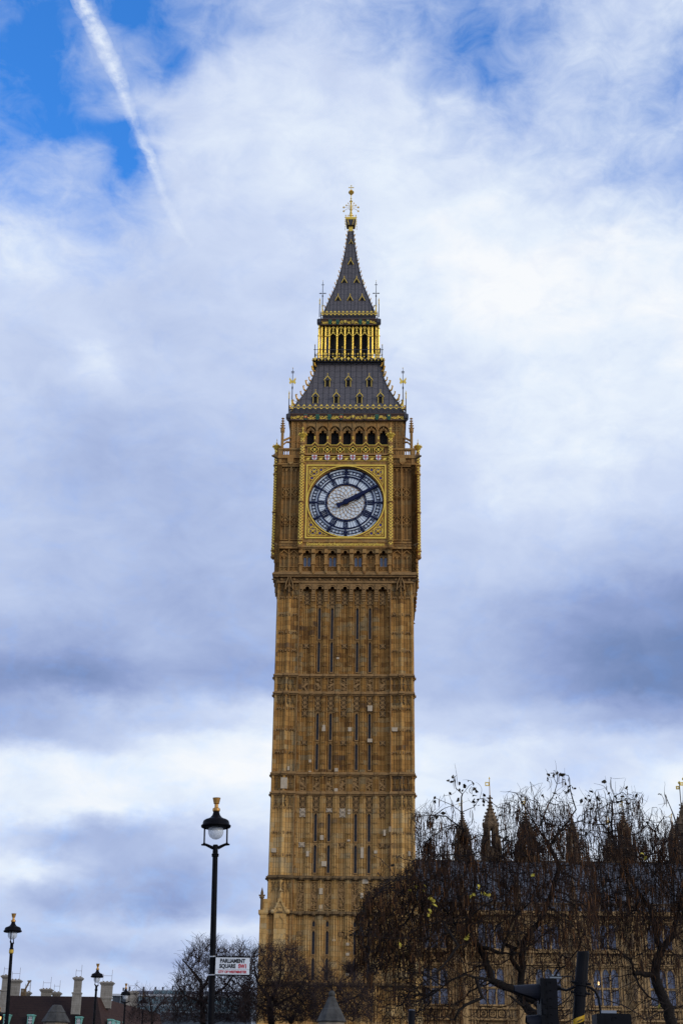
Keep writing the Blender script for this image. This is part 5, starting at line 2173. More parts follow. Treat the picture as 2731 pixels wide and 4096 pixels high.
def curl(pos, par, rad, nch, r, prob, n, seg, up, thin=.02, w=.0062):
    """adds curved, wandering twigs along thin branches"""
    for i in range(len(pos)):
        if rad[i] < thin and (nch[i] == 0 or r.random() < prob):
            for _ in range(n if nch[i] == 0 else 1):
                d = Vector((r.uniform(-1, 1), r.uniform(-1, 1), r.uniform(-.3, 1) + up)).normalized()
                tw = Vector((r.uniform(-1, 1), r.uniform(-1, 1), r.uniform(-.8, .8))) * .5
                q = i
                m = r.randint(3, seg)
                for k in range(m):
                    d = (d + tw * .6 + Vector((r.uniform(-1, 1), r.uniform(-1, 1), r.uniform(-.6, .8))) * .3).normalized()
                    pos.append(pos[q] + d * r.uniform(.08, .15)); par.append(q); rad.append(w * (1 - .55 * k / m)); nch.append(0 if k == m - 1 else 1); q = len(pos) - 1


def tree_mesh(pos, par, rad, thick):
    """two meshes: limbs thicker than `thick`, and twigs"""
    ch = {}
    for i, p in enumerate(par):
        if p >= 0: ch.setdefault(p, []).append(i)
    big, small = MB(), MB()
    starts = [(i, None) for i, p in enumerate(par) if p < 0]
    while starts:
        i, frm = starts.pop()
        chain = [frm, i] if frm is not None else [i]
        while ch.get(i):
            c = sorted(ch[i], key=lambda q: -rad[q])
            for q in c[1:]:
                starts.append((q, i))
            i = c[0]
            chain.append(i)
        if len(chain) < 2: continue
        R0 = [rad[q] for q in chain]
        if frm is not None: R0[0] = min(R0[0], R0[1] * 1.2)
        # split the chain where it becomes thin
        k = next((j for j, v in enumerate(R0) if v < thick), len(R0))
        if k >= 2:
            big.tube([pos[q] for q in chain[:k]], R0[:k], 7 if R0[0] > .06 else 5)
        if k < len(R0) and len(R0) - max(0, k - 1) >= 2:
            s = max(0, k - 1)
            small.tube([pos[q] for q in chain[s:]], [min(v, thick * 1.1) for v in R0[s:]], 3, cap=False)
    return big, small


def leaf_faces(mb, c, size, r):
    """one curled, drooping leaf: two halves folded along the midrib"""
    d = Vector((r.uniform(-1, 1), r.uniform(-1, 1), r.uniform(-1.2, .3))).normalized()
    s = d.cross(Vector((r.uniform(-1, 1), r.uniform(-1, 1), r.uniform(-1, 1)))).normalized()
    u = d.cross(s)
    w = size * r.uniform(.22, .42)
    f = r.uniform(.1, .5)
    a, b, e = c - d * size * .5, c + d * size * .05 + u * size * .12, c + d * size * .5 - u * size * .05
    l = c - d * size * .1 + s * w + u * w * f
    q = c - d * size * .1 - s * w + u * w * f
    l2, q2 = c + d * size * .25 + s * w * .55 + u * w * f, c + d * size * .25 - s * w * .55 + u * w * f
    mb.add([a, l, l2, e, b, q, q2], [(0, 1, 2, 4), (2, 3, 4), (0, 4, 6, 5), (4, 3, 6)])


def hang_pods(mb, tips, per, r, lo=.2, hi=.46, off=0.0):
    for p in tips:
        left = p.x < 4.2 * p.y / 45 + off
        for _ in range(r.choice(per) + (r.choice((0, 1, 1)) if left else 0)):
            L_ = r.uniform(lo, hi)
            w = r.uniform(.0075, .0135)
            q = p + Vector((r.uniform(-.09, .09), r.uniform(-.09, .09), -r.uniform(.0, .12)))
            sx, sy = r.uniform(-.2, .2), r.uniform(-.15, .15)
            P = [q, q + Vector((sx * .35, sy * .2, -L_ * .33)), q + Vector((sx * .35, sy * .4, -L_ * .7)), q + Vector((sx * .1 + r.uniform(-.06, .06), sy * .5, -L_))]
            mb.slot(1 if r.random() < .17 else 0).tube(P, [w * .5, w, w, w * .3], 3, cap=False)


def limb(pix, Y, join=False):
    """pix: (px, py, diameter in px[, depth offset])"""
    out = []
    for q in pix:
        y = Y + (q[3] if len(q) > 3 else 0)
        out.append((at(q[0], q[1], y), q[2] / 2 * y / FPX))
    return {'pts': out, 'join': join}


Z4 = lambda x, y: (1600 + x / 2.613, 3000 + y / 2.613)
Z5 = lambda x, y: (2150 + x / 2.7, 3000 + y / 2.7)
Z6 = lambda x, y: (1600 + x / 2.412, 3450 + y / 2.412)


def l4(pts, w0, w1, Y, dy=0):
    n = len(pts) - 1
    return limb([(*Z4(*p), w0 + (w1 - w0) * i / n, dy) for i, p in enumerate(pts)], Y, True)


def l5(pts, w0, w1, Y, dy=0):
    n = len(pts) - 1
    return limb([(*Z5(*p), w0 + (w1 - w0) * i / n, dy) for i, p in enumerate(pts)], Y, True)


def l6(pts, w0, w1, Y, dy=0):
    n = len(pts) - 1
    return limb([(*Z6(*p), w0 + (w1 - w0) * i / n, dy) for i, p in enumerate(pts)], Y, True)


def catalpa(name, label, ground_px, limbs, clouds, leaves, yellow, Y, seed, podn=(1, 2, 2, 3)):
    r = random.Random(seed)
    base = at(*ground_px, Y); base.z = 0
    root = tag(empty(name, base), label, 'tree', 'dark trees hung with pods')
    limbs[0]['pts'] = [(base + Vector((0, 0, -.1)), limbs[0]['pts'][0][1] * 1.3)] + limbs[0]['pts']
    pts = []
    for poly, n, dY, bias in clouds:
        pts += cloud(poly, int(n * 3.4), Y, dY, seed + len(pts), bias)
    pos, par, rad, nch = grow(limbs, pts, .13, 1.3, .13, 110, seed, up=-.02)
    tips = [pos[i] for i in range(len(pos)) if rad[i] < .014 and (nch[i] == 0 or r.random() < .2) and not (pos[i].z < 5.8 and r.random() < .7)]
    curl(pos, par, rad, nch, r, .22, 1, 5, 0)
    big, small = tree_mesh(pos, par, rad, .018)
    Mi = Matrix.Translation(-base)
    for m_ in (big, small):
        m_.v = [tuple(Mi @ Vector(p)) for p in m_.v]
    big.build('trunk', BARK, root, smooth=True)
    small.build('twigs', TWIG, root)
    pm = MB(); hang_pods(pm, tips, podn, r)
    pm.v = [tuple(Mi @ Vector(p)) for p in pm.v]
    tag(pm.build('seed_pods', [POD, POD2], root), kind='stuff')
    lm = MB()
    for (px, py) in leaves:
        c = at(px, py, Y + r.uniform(-.5, .5))
        leaf_faces(lm, c - base, r.uniform(.13, .21), r)
    for p in tips:
        if r.random() < .02:
            leaf_faces(lm, p - base + Vector((0, 0, -.05)), r.uniform(.1, .17), r)
    lm.slot(1)
    for (px, py) in yellow:
        c = at(px, py, Y - 2.2 + r.uniform(-.3, .3))
        for _ in range(2):
            leaf_faces(lm, c - base + Vector((r.uniform(-.06, .06), 0, r.uniform(-.06, .06))), r.uniform(.11, .18), r)
    lm.build('leaves', [LEAF, LEAF_Y], root)
    print(name, len(pos), 'nodes', len(tips), 'tips')
    return root


Y1 = 45.0
T1 = [limb([(2225, 4110, 46), (2140, 4000, 40), (2068, 3965, 33), (2015, 3945, 30), (1968, 3925, 30), (1957, 3881, 28), (1924, 3803, 27), (1892, 3762, 22), (1860, 3715, 17)], Y1),
      l6([(745, 810), (850, 830), (985, 880), (990, 790)], 16, 13, Y1, -.4),
      l6([(860, 1150), (720, 1110), (630, 1080), (500, 1130), (330, 1260)], 13, 5, Y1, -.8),
      l6([(885, 1190), (790, 1300), (640, 1375), (560, 1430), (520, 1520)], 15, 8, Y1, -1.2),
      l6([(700, 740), (660, 600), (690, 400), (715, 250), (725, 100), (700, 0)], 17, 10, Y1, .6),
      l6([(700, 740), (560, 640), (450, 480), (300, 330), (150, 410)], 14, 5, Y1, -.3),
      l6([(560, 640), (400, 560), (200, 620), (60, 700)], 9, 4, Y1, -1.5),
      l6([(720, 800), (560, 800), (430, 980), (250, 1150), (100, 1240)], 12, 4, Y1, -2),
      l6([(660, 600), (520, 220), (330, 150), (170, 200)], 9, 4, Y1, .8),
      l6([(1060, 1480), (1190, 1400), (1060, 1290)], 12, 8, Y1, -.5),
      # second stem, forking behind the signal
      limb([(2225, 4110, 46, .3), (2110, 4040, 34, .9), (2083, 3990, 29, 1.4), (2083, 3943, 29, 1.6), (2085, 3890, 27, 1.6), (2089, 3823, 26, 1.6), (2093, 3770, 25, 1.6), (2122, 3728, 23, 1.5), (2155, 3690, 22, 1.4), (2189, 3624, 20, 1.2), (2222, 3512, 19, 1), (2236, 3462, 18, 1), (2194, 3385, 16, 1), (2172, 3344, 12, 1)], Y1, True),
      l6([(1150, 1040), (1060, 930), (1090, 840), (1115, 825), (1000, 785)], 18, 15, Y1, 1.3),
      l5([(120, 1040), (200, 920), (330, 810), (480, 760)], 10, 5, Y1, .9),
      l5([(200, 920), (340, 760), (410, 640), (375, 520), (345, 420), (340, 310), (325, 275), (270, 265)], 7, 3, Y1, .6),
      l5([(60, 930), (0, 860), (-60, 800)], 8, 3, Y1, .8),
      l5([(60, 930), (100, 620), (180, 460), (205, 370), (215, 240)], 6, 3, Y1, .5),
      l5([(205, 370), (170, 300), (120, 300)], 3, 2, Y1, .5),
      l5([(205, 370), (290, 340)], 3, 2, Y1, .5),
      l4([(690, 1240), (650, 900), (640, 700), (640, 490), (650, 460), (580, 400), (560, 290), (590, 262)], 9, 2.5, Y1, .4),
      l4([(650, 470), (720, 370), (765, 345)], 3, 2, Y1, .4),
      l4([(640, 620), (550, 580), (470, 605)], 3.5, 2, Y1, .2),
      l4([(550, 580), (410, 520), (365, 500)], 3, 2, Y1, .2),
      l4([(600, 530), (510, 470), (450, 480)], 2.5, 2, Y1, .1),
      l4([(650, 640), (760, 600), (830, 510), (850, 430)], 3.5, 2, Y1, .6),
      l4([(830, 510), (770, 560)], 2, 2, Y1, .6),
      l4([(640, 760), (480, 690), (300, 680), (180, 700), (160, 640)], 6, 2.5, Y1, -.2),
      l4([(600, 870), (420, 820), (340, 840)], 4, 2.5, Y1, 0),
      l4([(690, 1140), (560, 1090), (350, 1100), (190, 1160)], 6, 3, Y1, -.6),
      l4([(640, 1120), (560, 1000), (440, 960), (330, 1040)], 5, 2.5, Y1, -.2),
      l4([(700, 930), (830, 900), (920, 900)], 5, 3, Y1, .6),
      l4([(790, 1290), (930, 1180), (1060, 1110)], 6, 3, Y1, .3),
      l4([(1400, 1170), (1330, 640), (1210, 450), (1130, 435)], 7, 2.5, Y1, .9),
      l4([(1520, 900), (1450, 560), (1220, 460)], 5, 2.5, Y1, 1.0),
      l4([(1450, 560), (1400, 500), (1355, 330)], 4, 2, Y1, 1.0),
      l4([(1510, 880), (1330, 680), (1110, 560)], 5, 2.5, Y1, .9),
      limb([(1790, 3750, 5, -1.5), (1680, 3755, 4, -2), (1560, 3752, 3.5, -2), (1450, 3740, 3, -2), (1385, 3735, 2.5, -2)], Y1, True),
      limb([(1630, 3540, 4, -1), (1575, 3500, 3.5, -1), (1556, 3470, 3, -1), (1515, 3430, 2.5, -1)], Y1, True),
      limb([(1575, 3500, 3, -1), (1580, 3460, 2.5, -1), (1592, 3426, 2, -1)], Y1, True),
      limb([(1556, 3470, 2.5, -1), (1550, 3390, 2, -1)], Y1, True)]
CROWN1 = [(1425, 3745), (1432, 3620), (1452, 3560), (1560, 3505), (1622, 3470), (1632, 3440), (1660, 3410), (1720, 3385), (1800, 3400), (1880, 3400), (1960, 3430), (2000, 3420), (2060, 3300),
          (2100, 3270), (2200, 3250), (2280, 3290), (2330, 3330), (2370, 3420), (2390, 3600), (2390, 3780), (2300, 3840), (2200, 3830), (2120, 3800), (2060, 3850), (1980, 3780), (1930, 3860), (1880, 3960), (1780, 4040), (1640, 4050), (1540, 3960), (1470, 3900), (1420, 3830)]
TOPS1 = [(1655, 3330), (1640, 3250), (1680, 3235), (1735, 3235), (1800, 3270), (1860, 3300), (1960, 3330), (1990, 3240), (2010, 3200), (2060, 3175), (2110, 3170), (2170, 3200), (2260, 3190), (2290, 3230), (2320, 3330), (2200, 3420), (1980, 3430), (1800, 3430), (1670, 3420)]
LOW1 = [(1930, 3760), (2060, 3880), (2180, 3820), (2380, 3800), (2420, 3960), (2330, 4090), (2100, 4096), (1700, 4096), (1500, 4096), (1480, 3980), (1700, 3960)]
LV1 = [Z4(*p) for p in [(545, 275), (550, 285), (500, 318), (540, 330), (612, 352), (675, 370), (672, 385), (720, 327), (620, 420), (650, 425), (690, 445), (780, 395), (770, 410), (800, 432), (755, 350), (520, 455), (455, 475), (360, 500), (365, 540), (600, 520), (790, 475), (770, 480), (810, 515), (765, 545), (775, 575), (820, 580), (870, 540), (860, 525), (870, 575), (880, 470), (490, 597), (570, 612), (450, 660), (380, 705), (1045, 685), (530, 825), (580, 800), (585, 815), (780, 760), (350, 835), (545, 985), (1040, 910), (1105, 918), (1075, 950), (770, 520)]]
LV1 += [Z5(*p) for p in [(180, 230), (210, 240), (205, 255), (115, 265), (160, 255), (175, 275), (110, 305), (105, 335), (240, 265), (268, 268), (278, 315), (330, 325), (295, 365), (340, 398), (372, 410), (400, 415), (280, 440), (295, 465), (300, 470), (325, 445), (380, 478), (45, 488), (60, 508), (195, 515), (180, 460), (230, 490)]]
_r = random.Random(3)
LV1 += [(1385 + _r.random() * 70, 3738 + _r.uniform(-14, 16)) for _ in range(17)]
LV1 += [(1374, 3728), (1382, 3752), (1497, 3425), (1590, 3424), (1515, 3492), (1569, 3461), (1435, 3832), (1512, 3500), (1456, 3724)]
LVY1 = [Z6(*p) for p in [(770, 240), (800, 290), (850, 330), (830, 310), (165, 220), (235, 250), (300, 350), (310, 380), (320, 400), (300, 480), (290, 500), (695, 325), (635, 715), (640, 725), (1290, 130), (110, 260), (10, 790)]]
dens = lambda x, y: (1.0 if x < 1800 else .8) * (1 if y < 3740 or x < 1720 else .38)
dens2 = lambda x, y: 1 if y < 3720 else .4
catalpa('catalpa_tree', 'weeping dark tree hung with long seed pods between the clock tower and the traffic signals', (2225, 4096), T1,
        [(CROWN1, 1900, 2.6, dens), (TOPS1, 330, .9, None), (LOW1, 260, 2.2, lambda x, y: 1 if x < 1720 else .35)], LV1, LVY1, Y1, 11)

Y2 = 47.5
T2 = [limb([(2682, 4110, 46), (2672, 4035, 43), (2638, 3963, 40), (2615, 3905, 38), (2622, 3850, 34), (2640, 3800, 31)], Y2),
      limb([(2640, 3800, 26), (2622, 3740, 22), (2600, 3640, 17, .5), (2545, 3560, 14, .8), (2490, 3450, 12, .8), (2452, 3365, 10, .8), (2443, 3300, 8, .8), (2448, 3210, 5, .8), (2454, 3185, 4, .8), (2443, 3148, 3, .8), (2441, 3112, 2, .8)], Y2, True),
      limb([(2640, 3800, 27), (2688, 3745, 22), (2712, 3640, 15, .5), (2740, 3520, 12, .5), (2790, 3400, 9, .5), (2800, 3250, 5, .5)], Y2, True),
      limb([(2615, 3905, 22), (2562, 3892, 20, -.3), (2532, 3896, 18, -.4)], Y2, True),
      limb([(2536, 3900, 9, -.4), (2556, 3943, 8, -.6), (2590, 3985, 7, -.6), (2640, 4010, 5, -.6), (2710, 4030, 3, -.6)], Y2, True),
      limb([(2532, 3890, 9, -.4), (2520, 3840, 8, -.8), (2470, 3800, 6, -1), (2400, 3790, 4, -1.2)], Y2, True),
      limb([(2680, 4060, 9, -.6), (2580, 4080, 9, -1), (2510, 4030, 9, -1.2), (2440, 4005, 6, -1.4), (2380, 3990, 4, -1.5)], Y2, True),
      limb([(2700, 3660, 8), (2690, 3500, 7, .3), (2705, 3300, 5, .4), (2680, 3230, 4, .4), (2656, 3176, 3, .4)], Y2, True),
      l5([(820, 500), (900, 460), (930, 380)], 3.5, 2, Y2, .8), l5([(810, 560), (745, 440), (710, 390)], 3.5, 2, Y2, .8),
      l5([(790, 930), (665, 770), (640, 600), (615, 460), (630, 430)], 6, 2, Y2, .6), l5([(700, 850), (540, 790), (420, 760)], 5, 2.5, Y2, .4),
      l5([(810, 690), (930, 670), (1050, 620), (1130, 480)], 5, 2, Y2, 1), l5([(960, 930), (1060, 910), (1180, 810), (1225, 690), (1230, 620), (1280, 620)], 6, 2, Y2, .9),
      l5([(1180, 810), (1250, 870), (1390, 1110)], 5, 4, Y2, .6), l5([(1250, 870), (1360, 720), (1440, 730)], 4, 2, Y2, .3), l5([(780, 940), (620, 870), (500, 860)], 4, 2, Y2, .3),
      limb([(2600, 3640, 8), (2500, 3610, 6, -1), (2420, 3580, 4, -1.5)], Y2, True), limb([(2690, 3560, 8), (2600, 3480, 6, -1), (2560, 3400, 4, -1.2)], Y2, True)]
CROWN2 = [(2360, 3420), (2420, 3340), (2520, 3330), (2600, 3340), (2680, 3330), (2731, 3350), (2860, 3380), (2880, 3800), (2780, 3880), (2640, 3800), (2520, 3800), (2400, 3790), (2350, 3640)]
TOPS2 = [(2310, 3290), (2330, 3200), (2370, 3190), (2420, 3190), (2480, 3170), (2560, 3170), (2590, 3290), (2640, 3270), (2690, 3270), (2731, 3300), (2800, 3330), (2700, 3420), (2400, 3430), (2320, 3400)]
LOW2 = [(2380, 3790), (2600, 3780), (2860, 3860), (2860, 4096), (2420, 4096), (2400, 3950)]
LV2 = [Z5(*p) for p in [(575, 450), (550, 492), (465, 545), (470, 560), (515, 525), (545, 540), (645, 510), (650, 525), (660, 545), (668, 580), (715, 343), (700, 345), (785, 302), (955, 405), (950, 415), (765, 470), (835, 510), (860, 560), (855, 575), (895, 555), (970, 572), (960, 575), (1060, 492), (910, 505), (945, 525), (575, 635), (570, 650), (1135, 730), (1140, 770), (1180, 775), (1185, 785), (1200, 845), (970, 680), (960, 630), (1315, 482), (1320, 478), (460, 865), (545, 895), (520, 910)]]
LVY2 = [(2635, 4020), (2560, 3420), (2580, 3430)]
catalpa('catalpa_tree', 'forked dark tree hung with long seed pods at the right edge', (2682, 4096), T2,
        [(CROWN2, 1000, 2.6, dens2), (TOPS2, 300, .9, None), (LOW2, 130, 2.2, None)], LV2, LVY2, Y2, 23)


# ---- leafless trees on the left
def bare_tree(label, ground_px, limbs, poly, n, Y, seed, dY=2.5, fork=2):
    r = random.Random(seed)
    base = at(*ground_px, Y); base.z = 0
    root = tag(empty('bare_tree', base), label, 'tree', 'leafless trees')
    limbs[0]['pts'] = [(base + Vector((0, 0, -.1)), limbs[0]['pts'][0][1] * 1.3)] + limbs[0]['pts']
    pos, par, rad, nch = grow(limbs, cloud(poly, int(n * 4.2), Y, dY, seed, lambda x, y: 1 if y > 3940 else .5), .17, 1.5, .16, 110, seed, up=.1)
    curl(pos, par, rad, nch, r, .42, fork, 7, .9, w=.0088)
    big, small = tree_mesh(pos, par, rad, .022)
    Mi = Matrix.Translation(-base)
    for m_ in (big, small):
        m_.v = [tuple(Mi @ Vector(p)) for p in m_.v]
    big.build('trunk', BARK, root, smooth=True)
    small.build('twigs', TWIG_R, root)
    return root


bare_tree('leafless tree with curling twigs behind the street sign', (815, 4096), [limb([(815, 4110, 22), (808, 4010, 18), (802, 3925, 13), (760, 3870, 7), (730, 3840, 4)], 72),
          limb([(805, 3960, 10), (850, 3880, 8), (872, 3800, 4)], 72, True), limb([(808, 4010, 10), (740, 3980, 6), (705, 3930, 3)], 72, True), limb([(808, 4020, 12), (900, 3950, 8), (960, 3860, 4)], 72, True)],
          [(688, 4096), (690, 4000), (705, 3905), (738, 3830), (790, 3775), (860, 3765), (905, 3800), (960, 3785), (1000, 3810), (1010, 3900), (1000, 4096)], 1150, 72, 31)
bare_tree('leafless tree spreading its dark twigs before the foot of the clock tower', (1082, 4096), [limb([(1085, 4110, 26), (1082, 4034, 22), (1075, 3990, 16), (1030, 3930, 9), (1015, 3850, 4)], 70),
          limb([(1080, 4010, 14), (1120, 3920, 8), (1125, 3820, 4)], 70, True), limb([(1082, 4040, 12), (1180, 3980, 8), (1230, 3900, 4)], 70, True), limb([(1082, 4050, 10), (1010, 4010, 6), (960, 3940, 3)], 70, True)],
          [(950, 4096), (975, 3900), (1010, 3810), (1060, 3790), (1110, 3800), (1180, 3780), (1195, 3840), (1235, 3880), (1250, 3960), (1290, 4096)], 1250, 70, 32)
bare_tree('low leafless tree just right of the conical stone pier', (1335, 4096), [limb([(1335, 4110, 15), (1333, 4020, 11), (1330, 3960, 7), (1300, 3900, 4)], 68),
          limb([(1333, 4030, 9), (1390, 4000, 7), (1440, 3980, 6), (1470, 3930, 3)], 68, True), limb([(1330, 3980, 6), (1370, 3920, 3)], 68, True)],
          [(1240, 4096), (1250, 3920), (1285, 3860), (1320, 3880), (1350, 3930), (1385, 3880), (1450, 3860), (1490, 3900), (1500, 4096)], 520, 68, 33, fork=2)
bare_tree('thin young leafless tree in front of the glass office block', (610, 4096), [limb([(610, 4110, 9), (606, 4040, 6), (598, 3985, 3), (540, 3935, 2)], 84),
          limb([(606, 4060, 5), (560, 4010, 3), (530, 3960, 2)], 84, True), limb([(606, 4060, 5), (650, 4010, 3), (672, 3960, 2)], 84, True)],
          [(505, 4096), (530, 4010), (570, 3975), (640, 3980), (690, 4000), (700, 4096)], 260, 84, 34, fork=1)


# ================================================================== STREET FURNITURE
BLACK = mat('black_gloss_paint', (.006, .006, .008), .45, var=.5, scale=6, spec=.05)
BRONZE = mat('gilded_bronze', (.52, .27, .07), .4, metal=.55, var=.3, scale=8)
GLOBE = bpy.data.materials.new('clear_globe'); GLOBE.use_nodes = True
_b = GLOBE.node_tree.nodes['Principled BSDF']
_b.inputs['Base Color'].default_value = (.80, .84, .88, 1); _b.inputs['Roughness'].default_value = .12
_b.inputs['Alpha'].default_value = .55
LIT = mat('lit_globe', (1, .7, .35), .4, emit=(1, .50, .16), estr=1.6)
u = .001935


def street_lamp(H, arms=True):
    """lamp of total height H; lantern profile measured downwards from the finial"""
    root = empty('street_lamp')
    z = lambda q: H - (q - 38) * u
    mb = MB()
    mb.lathe(0, 0, [(r * u, z(q)) for r, q in ((34, 700), (34, 732), (46, 738), (46, 748), (40, 752), (45, 758), (45, 768), (35, 774))][::-1], 16)
    p = [(33 * u, z(774)), (38 * u, z(1900)), (42 * u, 3.0), (.11, 2.9), (.11, 2.7), (.085, 2.6), (.09, 1.3), (.16, 1.15), (.17, .4), (.22, .3), (.22, 0)]
    mb.lathe(0, 0, p[::-1], 16)
    mb.build('post', BLACK, root, smooth=False)
    mb = MB()
    mb.lathe(0, 0, [(r * u, z(q)) for r, q in ((52, 38), (49, 44), (36, 104), (38, 108), (26, 114), (24, 120), (25, 156), (32, 162), (46, 170), (48, 178), (48, 200), (42, 210))][::-1], 16)
    mb.build('finial', BRONZE, root)
    mb = MB()
    mb.lathe(0, 0, [(r * u, z(q)) for r, q in ((37, 208), (40, 225), (50, 255), (75, 285), (105, 300), (135, 310), (158, 325), (166, 345), (170, 372), (188, 384), (188, 396), (182, 408), (160, 416), (90, 410))][::-1], 28)
    mb.build('hood', BLACK, root, smooth=True)
    mb = MB()
    mb.lathe(0, 0, [(97 * u * math.cos(R(a)), z(462) - 97 * u * math.sin(R(a))) for a in range(90, -1, -10)] + [(97 * u, z(414))], 20)
    mb.build('globe', GLOBE, root, smooth=True)
    mb = MB()
    for s in (-1, 1):
        mb.tube([(s * 142 * u, 0, z(410)), (s * 142 * u, 0, z(610))], 10 * u, 8)
        mb.tube([(s * 178 * u, 0, z(622)), (s * 120 * u, 0, z(622)), (s * 30 * u, 0, z(664))], [10 * u, 17 * u, 22 * u], 8)
        mb.lathe(s * 142 * u, 0, [(16 * u, z(612)), (16 * u, z(600))], 8)
    mb.lathe(0, 0, [(33 * u, z(732)), (33 * u, z(630)), (30 * u, z(624))], 14)
    mb.build('bracket', BLACK, root)
    return root


lamp = street_lamp(8.57)
LAMP_LABELS = ['tall black street lamp with gilt finial carrying the white street sign',
               'black gilt-topped street lamp near the left edge with a gold collar',
               'black street lamp with gilt finial over the brown tiled roof',
               'small far street lamp beside the stone chimney by the office block',
               'smallest far street lamp before the glass office block',
               'distant street lamp with lit amber globe at the lower left edge']
SPOTS = [((867, 3192), 35, 0, -1.2), ((57, 3654), 62, 90, -1.8), ((393, 3855), 95, 80, -.3), ((506, 3934), 122, 0, -.4), ((576, 3970), 140, 75, -.5), ((2, 4030), 175, 60, -2)]
base_lamp = None
for i, ((px, py), Y, rz, lean) in enumerate(SPOTS):
    t = at(px, py, Y)
    if i == 0:
        L_ = lamp
    else:
        L_ = copy_tree(lamp)
    s = t.z / 8.57
    sc = min(1.12, max(.95, s)) if i else 1.0
    # stand each lamp on the ground, its top where the photograph shows it
    L_.scale = (sc, sc, s)
    if i:
        L_.scale = (sc, sc, s)
    dx = math.sin(R(lean)) * t.z
    L_.location = (t.x - dx, Y, 0)
    L_.rotation_euler = (0, R(lean), R(rz) if lean == 0 else 0)
    if rz:
        L_.rotation_euler = (Matrix.Rotation(R(lean), 3, 'Y') @ Matrix.Rotation(R(rz), 3, 'Z')).to_euler()
    tag(L_, LAMP_LABELS[i], 'street lamp', 'street lamps')
    if i == 0: base_lamp = L_
    if i == 1:
        mb = MB()
        mb.lathe(0, 0, [(.075, 7.02), (.095, 7.05), (.095, 7.16), (.075, 7.19)], 12)
        mb.build('gilt_collar', mat('gilt_paint', (.62, .40, .06), .4, metal=.4), L_)
    if i == 5:
        for ch in kids(L_):
            if ch.name.startswith('globe'):
                ch.data = ch.data.copy(); ch.data.materials[0] = LIT

# ---- street nameplate on the first lamp
a, b = at(864, 3829, 34.9), at(997, 3899, 34.9)
SW, SH = b.x - a.x, a.z - b.z
SIGN = tag(empty('street_sign', ((a.x + b.x) / 2, 34.9, (a.z + b.z) / 2)), 'white street nameplate lettered in black and red, banded to the nearest lamp post', 'street sign')
SIGN.rotation_euler = (0, R(-.2), R(3))
mb = MB()
mb.slot(0).box(-SW / 2, SW / 2, -.012, .012, -SH / 2, SH / 2)
mb.slot(1).box(-SW / 2 - .004, SW / 2 + .006, -.02, .02, SH / 2, SH / 2 + .028)
mb.box(-SW / 2 - .004, SW / 2 + .006, -.02, .02, -SH / 2 - .026, -SH / 2)
mb.box(-SW / 2, SW / 2, -.0145, -.012, -SH * .215, -SH * .205)
mb.build('nameplate', [mat('sign_white', (.72, .76, .80), .35), BLACK], SIGN)
mb = MB()
for zz in (SH / 2 + .02, -SH / 2 - .01):
    mb.lathe(-SW / 2 - .075, .1, [(.078, zz - .012), (.078, zz + .012)], 14)
    mb.box(-SW / 2 - .03, -SW / 2 + .02, -.005, .06, zz - .012, zz + .012)
mb.build('steel_band', mat('steel', (.5, .5, .5), .3, metal=.9), SIGN)
INK, REDP = mat('sign_black', (.01, .01, .01), .5), mat('sign_red', (.50, .01, .02), .5)
F_ = -.016
text('lettering', 'PARLIAMENT', .125, INK, SIGN, (.0, F_, SH * .285), depth=.002, sx=.80, bold=.0055)
text('lettering', 'SQUARE', .125, INK, SIGN, (-.115, F_, -SH * .02), depth=.002, sx=.80, bold=.0055)
text('postcode', 'SW1', .125, REDP, SIGN, (.235, F_, -SH * .02), depth=.002, sx=.80, bold=.0055)
text('lettering', 'CITY OF WESTMINSTER', .078, REDP, SIGN, (.0, F_, -SH * .355), depth=.002, sx=.80, bold=.003)

# ---- stone gate piers
PIER = mat('lichened_stone', (.062, .059, .054), .95, var=.6, scale=3.5, bump=.5, detail=8)
PIERB = stone('pier_stone', [(.30, .25, .18), (.36, .30, .22), (.33, .27, .2)], .9, .45, dirt=.4)
mm = 60 / FPX
p = at(1327, 3965, 60)
g = tag(empty('gate_pier', (p.x, 60, 0)), 'grey stone gate pier with conical cap and ball below the clock tower', 'gate pier', 'stone gate piers')
zz = lambda py: at(1327, py, 60).z
mb = MB()
mb.lathe(0, 0, [(52 * mm, 0), (52 * mm, zz(4089))], 8, R(22.5)); mb.build('pier_shaft', PIERB, g)
mb = MB()
mb.lathe(0, 0, [(58 * mm, zz(4089)), (60 * mm, zz(4085)), (57 * mm, zz(4080)), (37 * mm, zz(4036)), (33 * mm, zz(4033)), (15 * mm, zz(3990)), (8 * mm, zz(3986))], 8, R(22.5))
mb.build('pier_cap', PIER, g)
mb = MB(); mb.blob((0, 0, zz(3976)), 12.5 * mm, n=14, m=9); mb.lathe(0, 0, [(12 * mm, zz(3990)), (8 * mm, zz(3985))], 12)
mb.build('ball_finial', PIER, g)
p = at(230, 4020, 60)
g = tag(empty('gate_pier', (p.x, 60, 0)), 'grey stone gate pier with flat-topped cap before the brown tiled roof', 'gate pier', 'stone gate piers')
zz = lambda py: at(227, py, 60).z
mb = MB(); mb.lathe(0, 0, [(46 * mm, 0), (46 * mm, zz(4089))], 8, R(10)); mb.build('pier_shaft', PIERB, g)
mb = MB()
mb.lathe(0, 0, [(53 * mm, zz(4090)), (54 * mm, zz(4087)), (33 * mm, zz(4050)), (35 * mm, zz(4049)), (32 * mm, zz(4046)), (17 * mm, zz(4021)), (13 * mm, zz(4020))], 8, R(10))
mb.build('pier_cap', PIER, g)

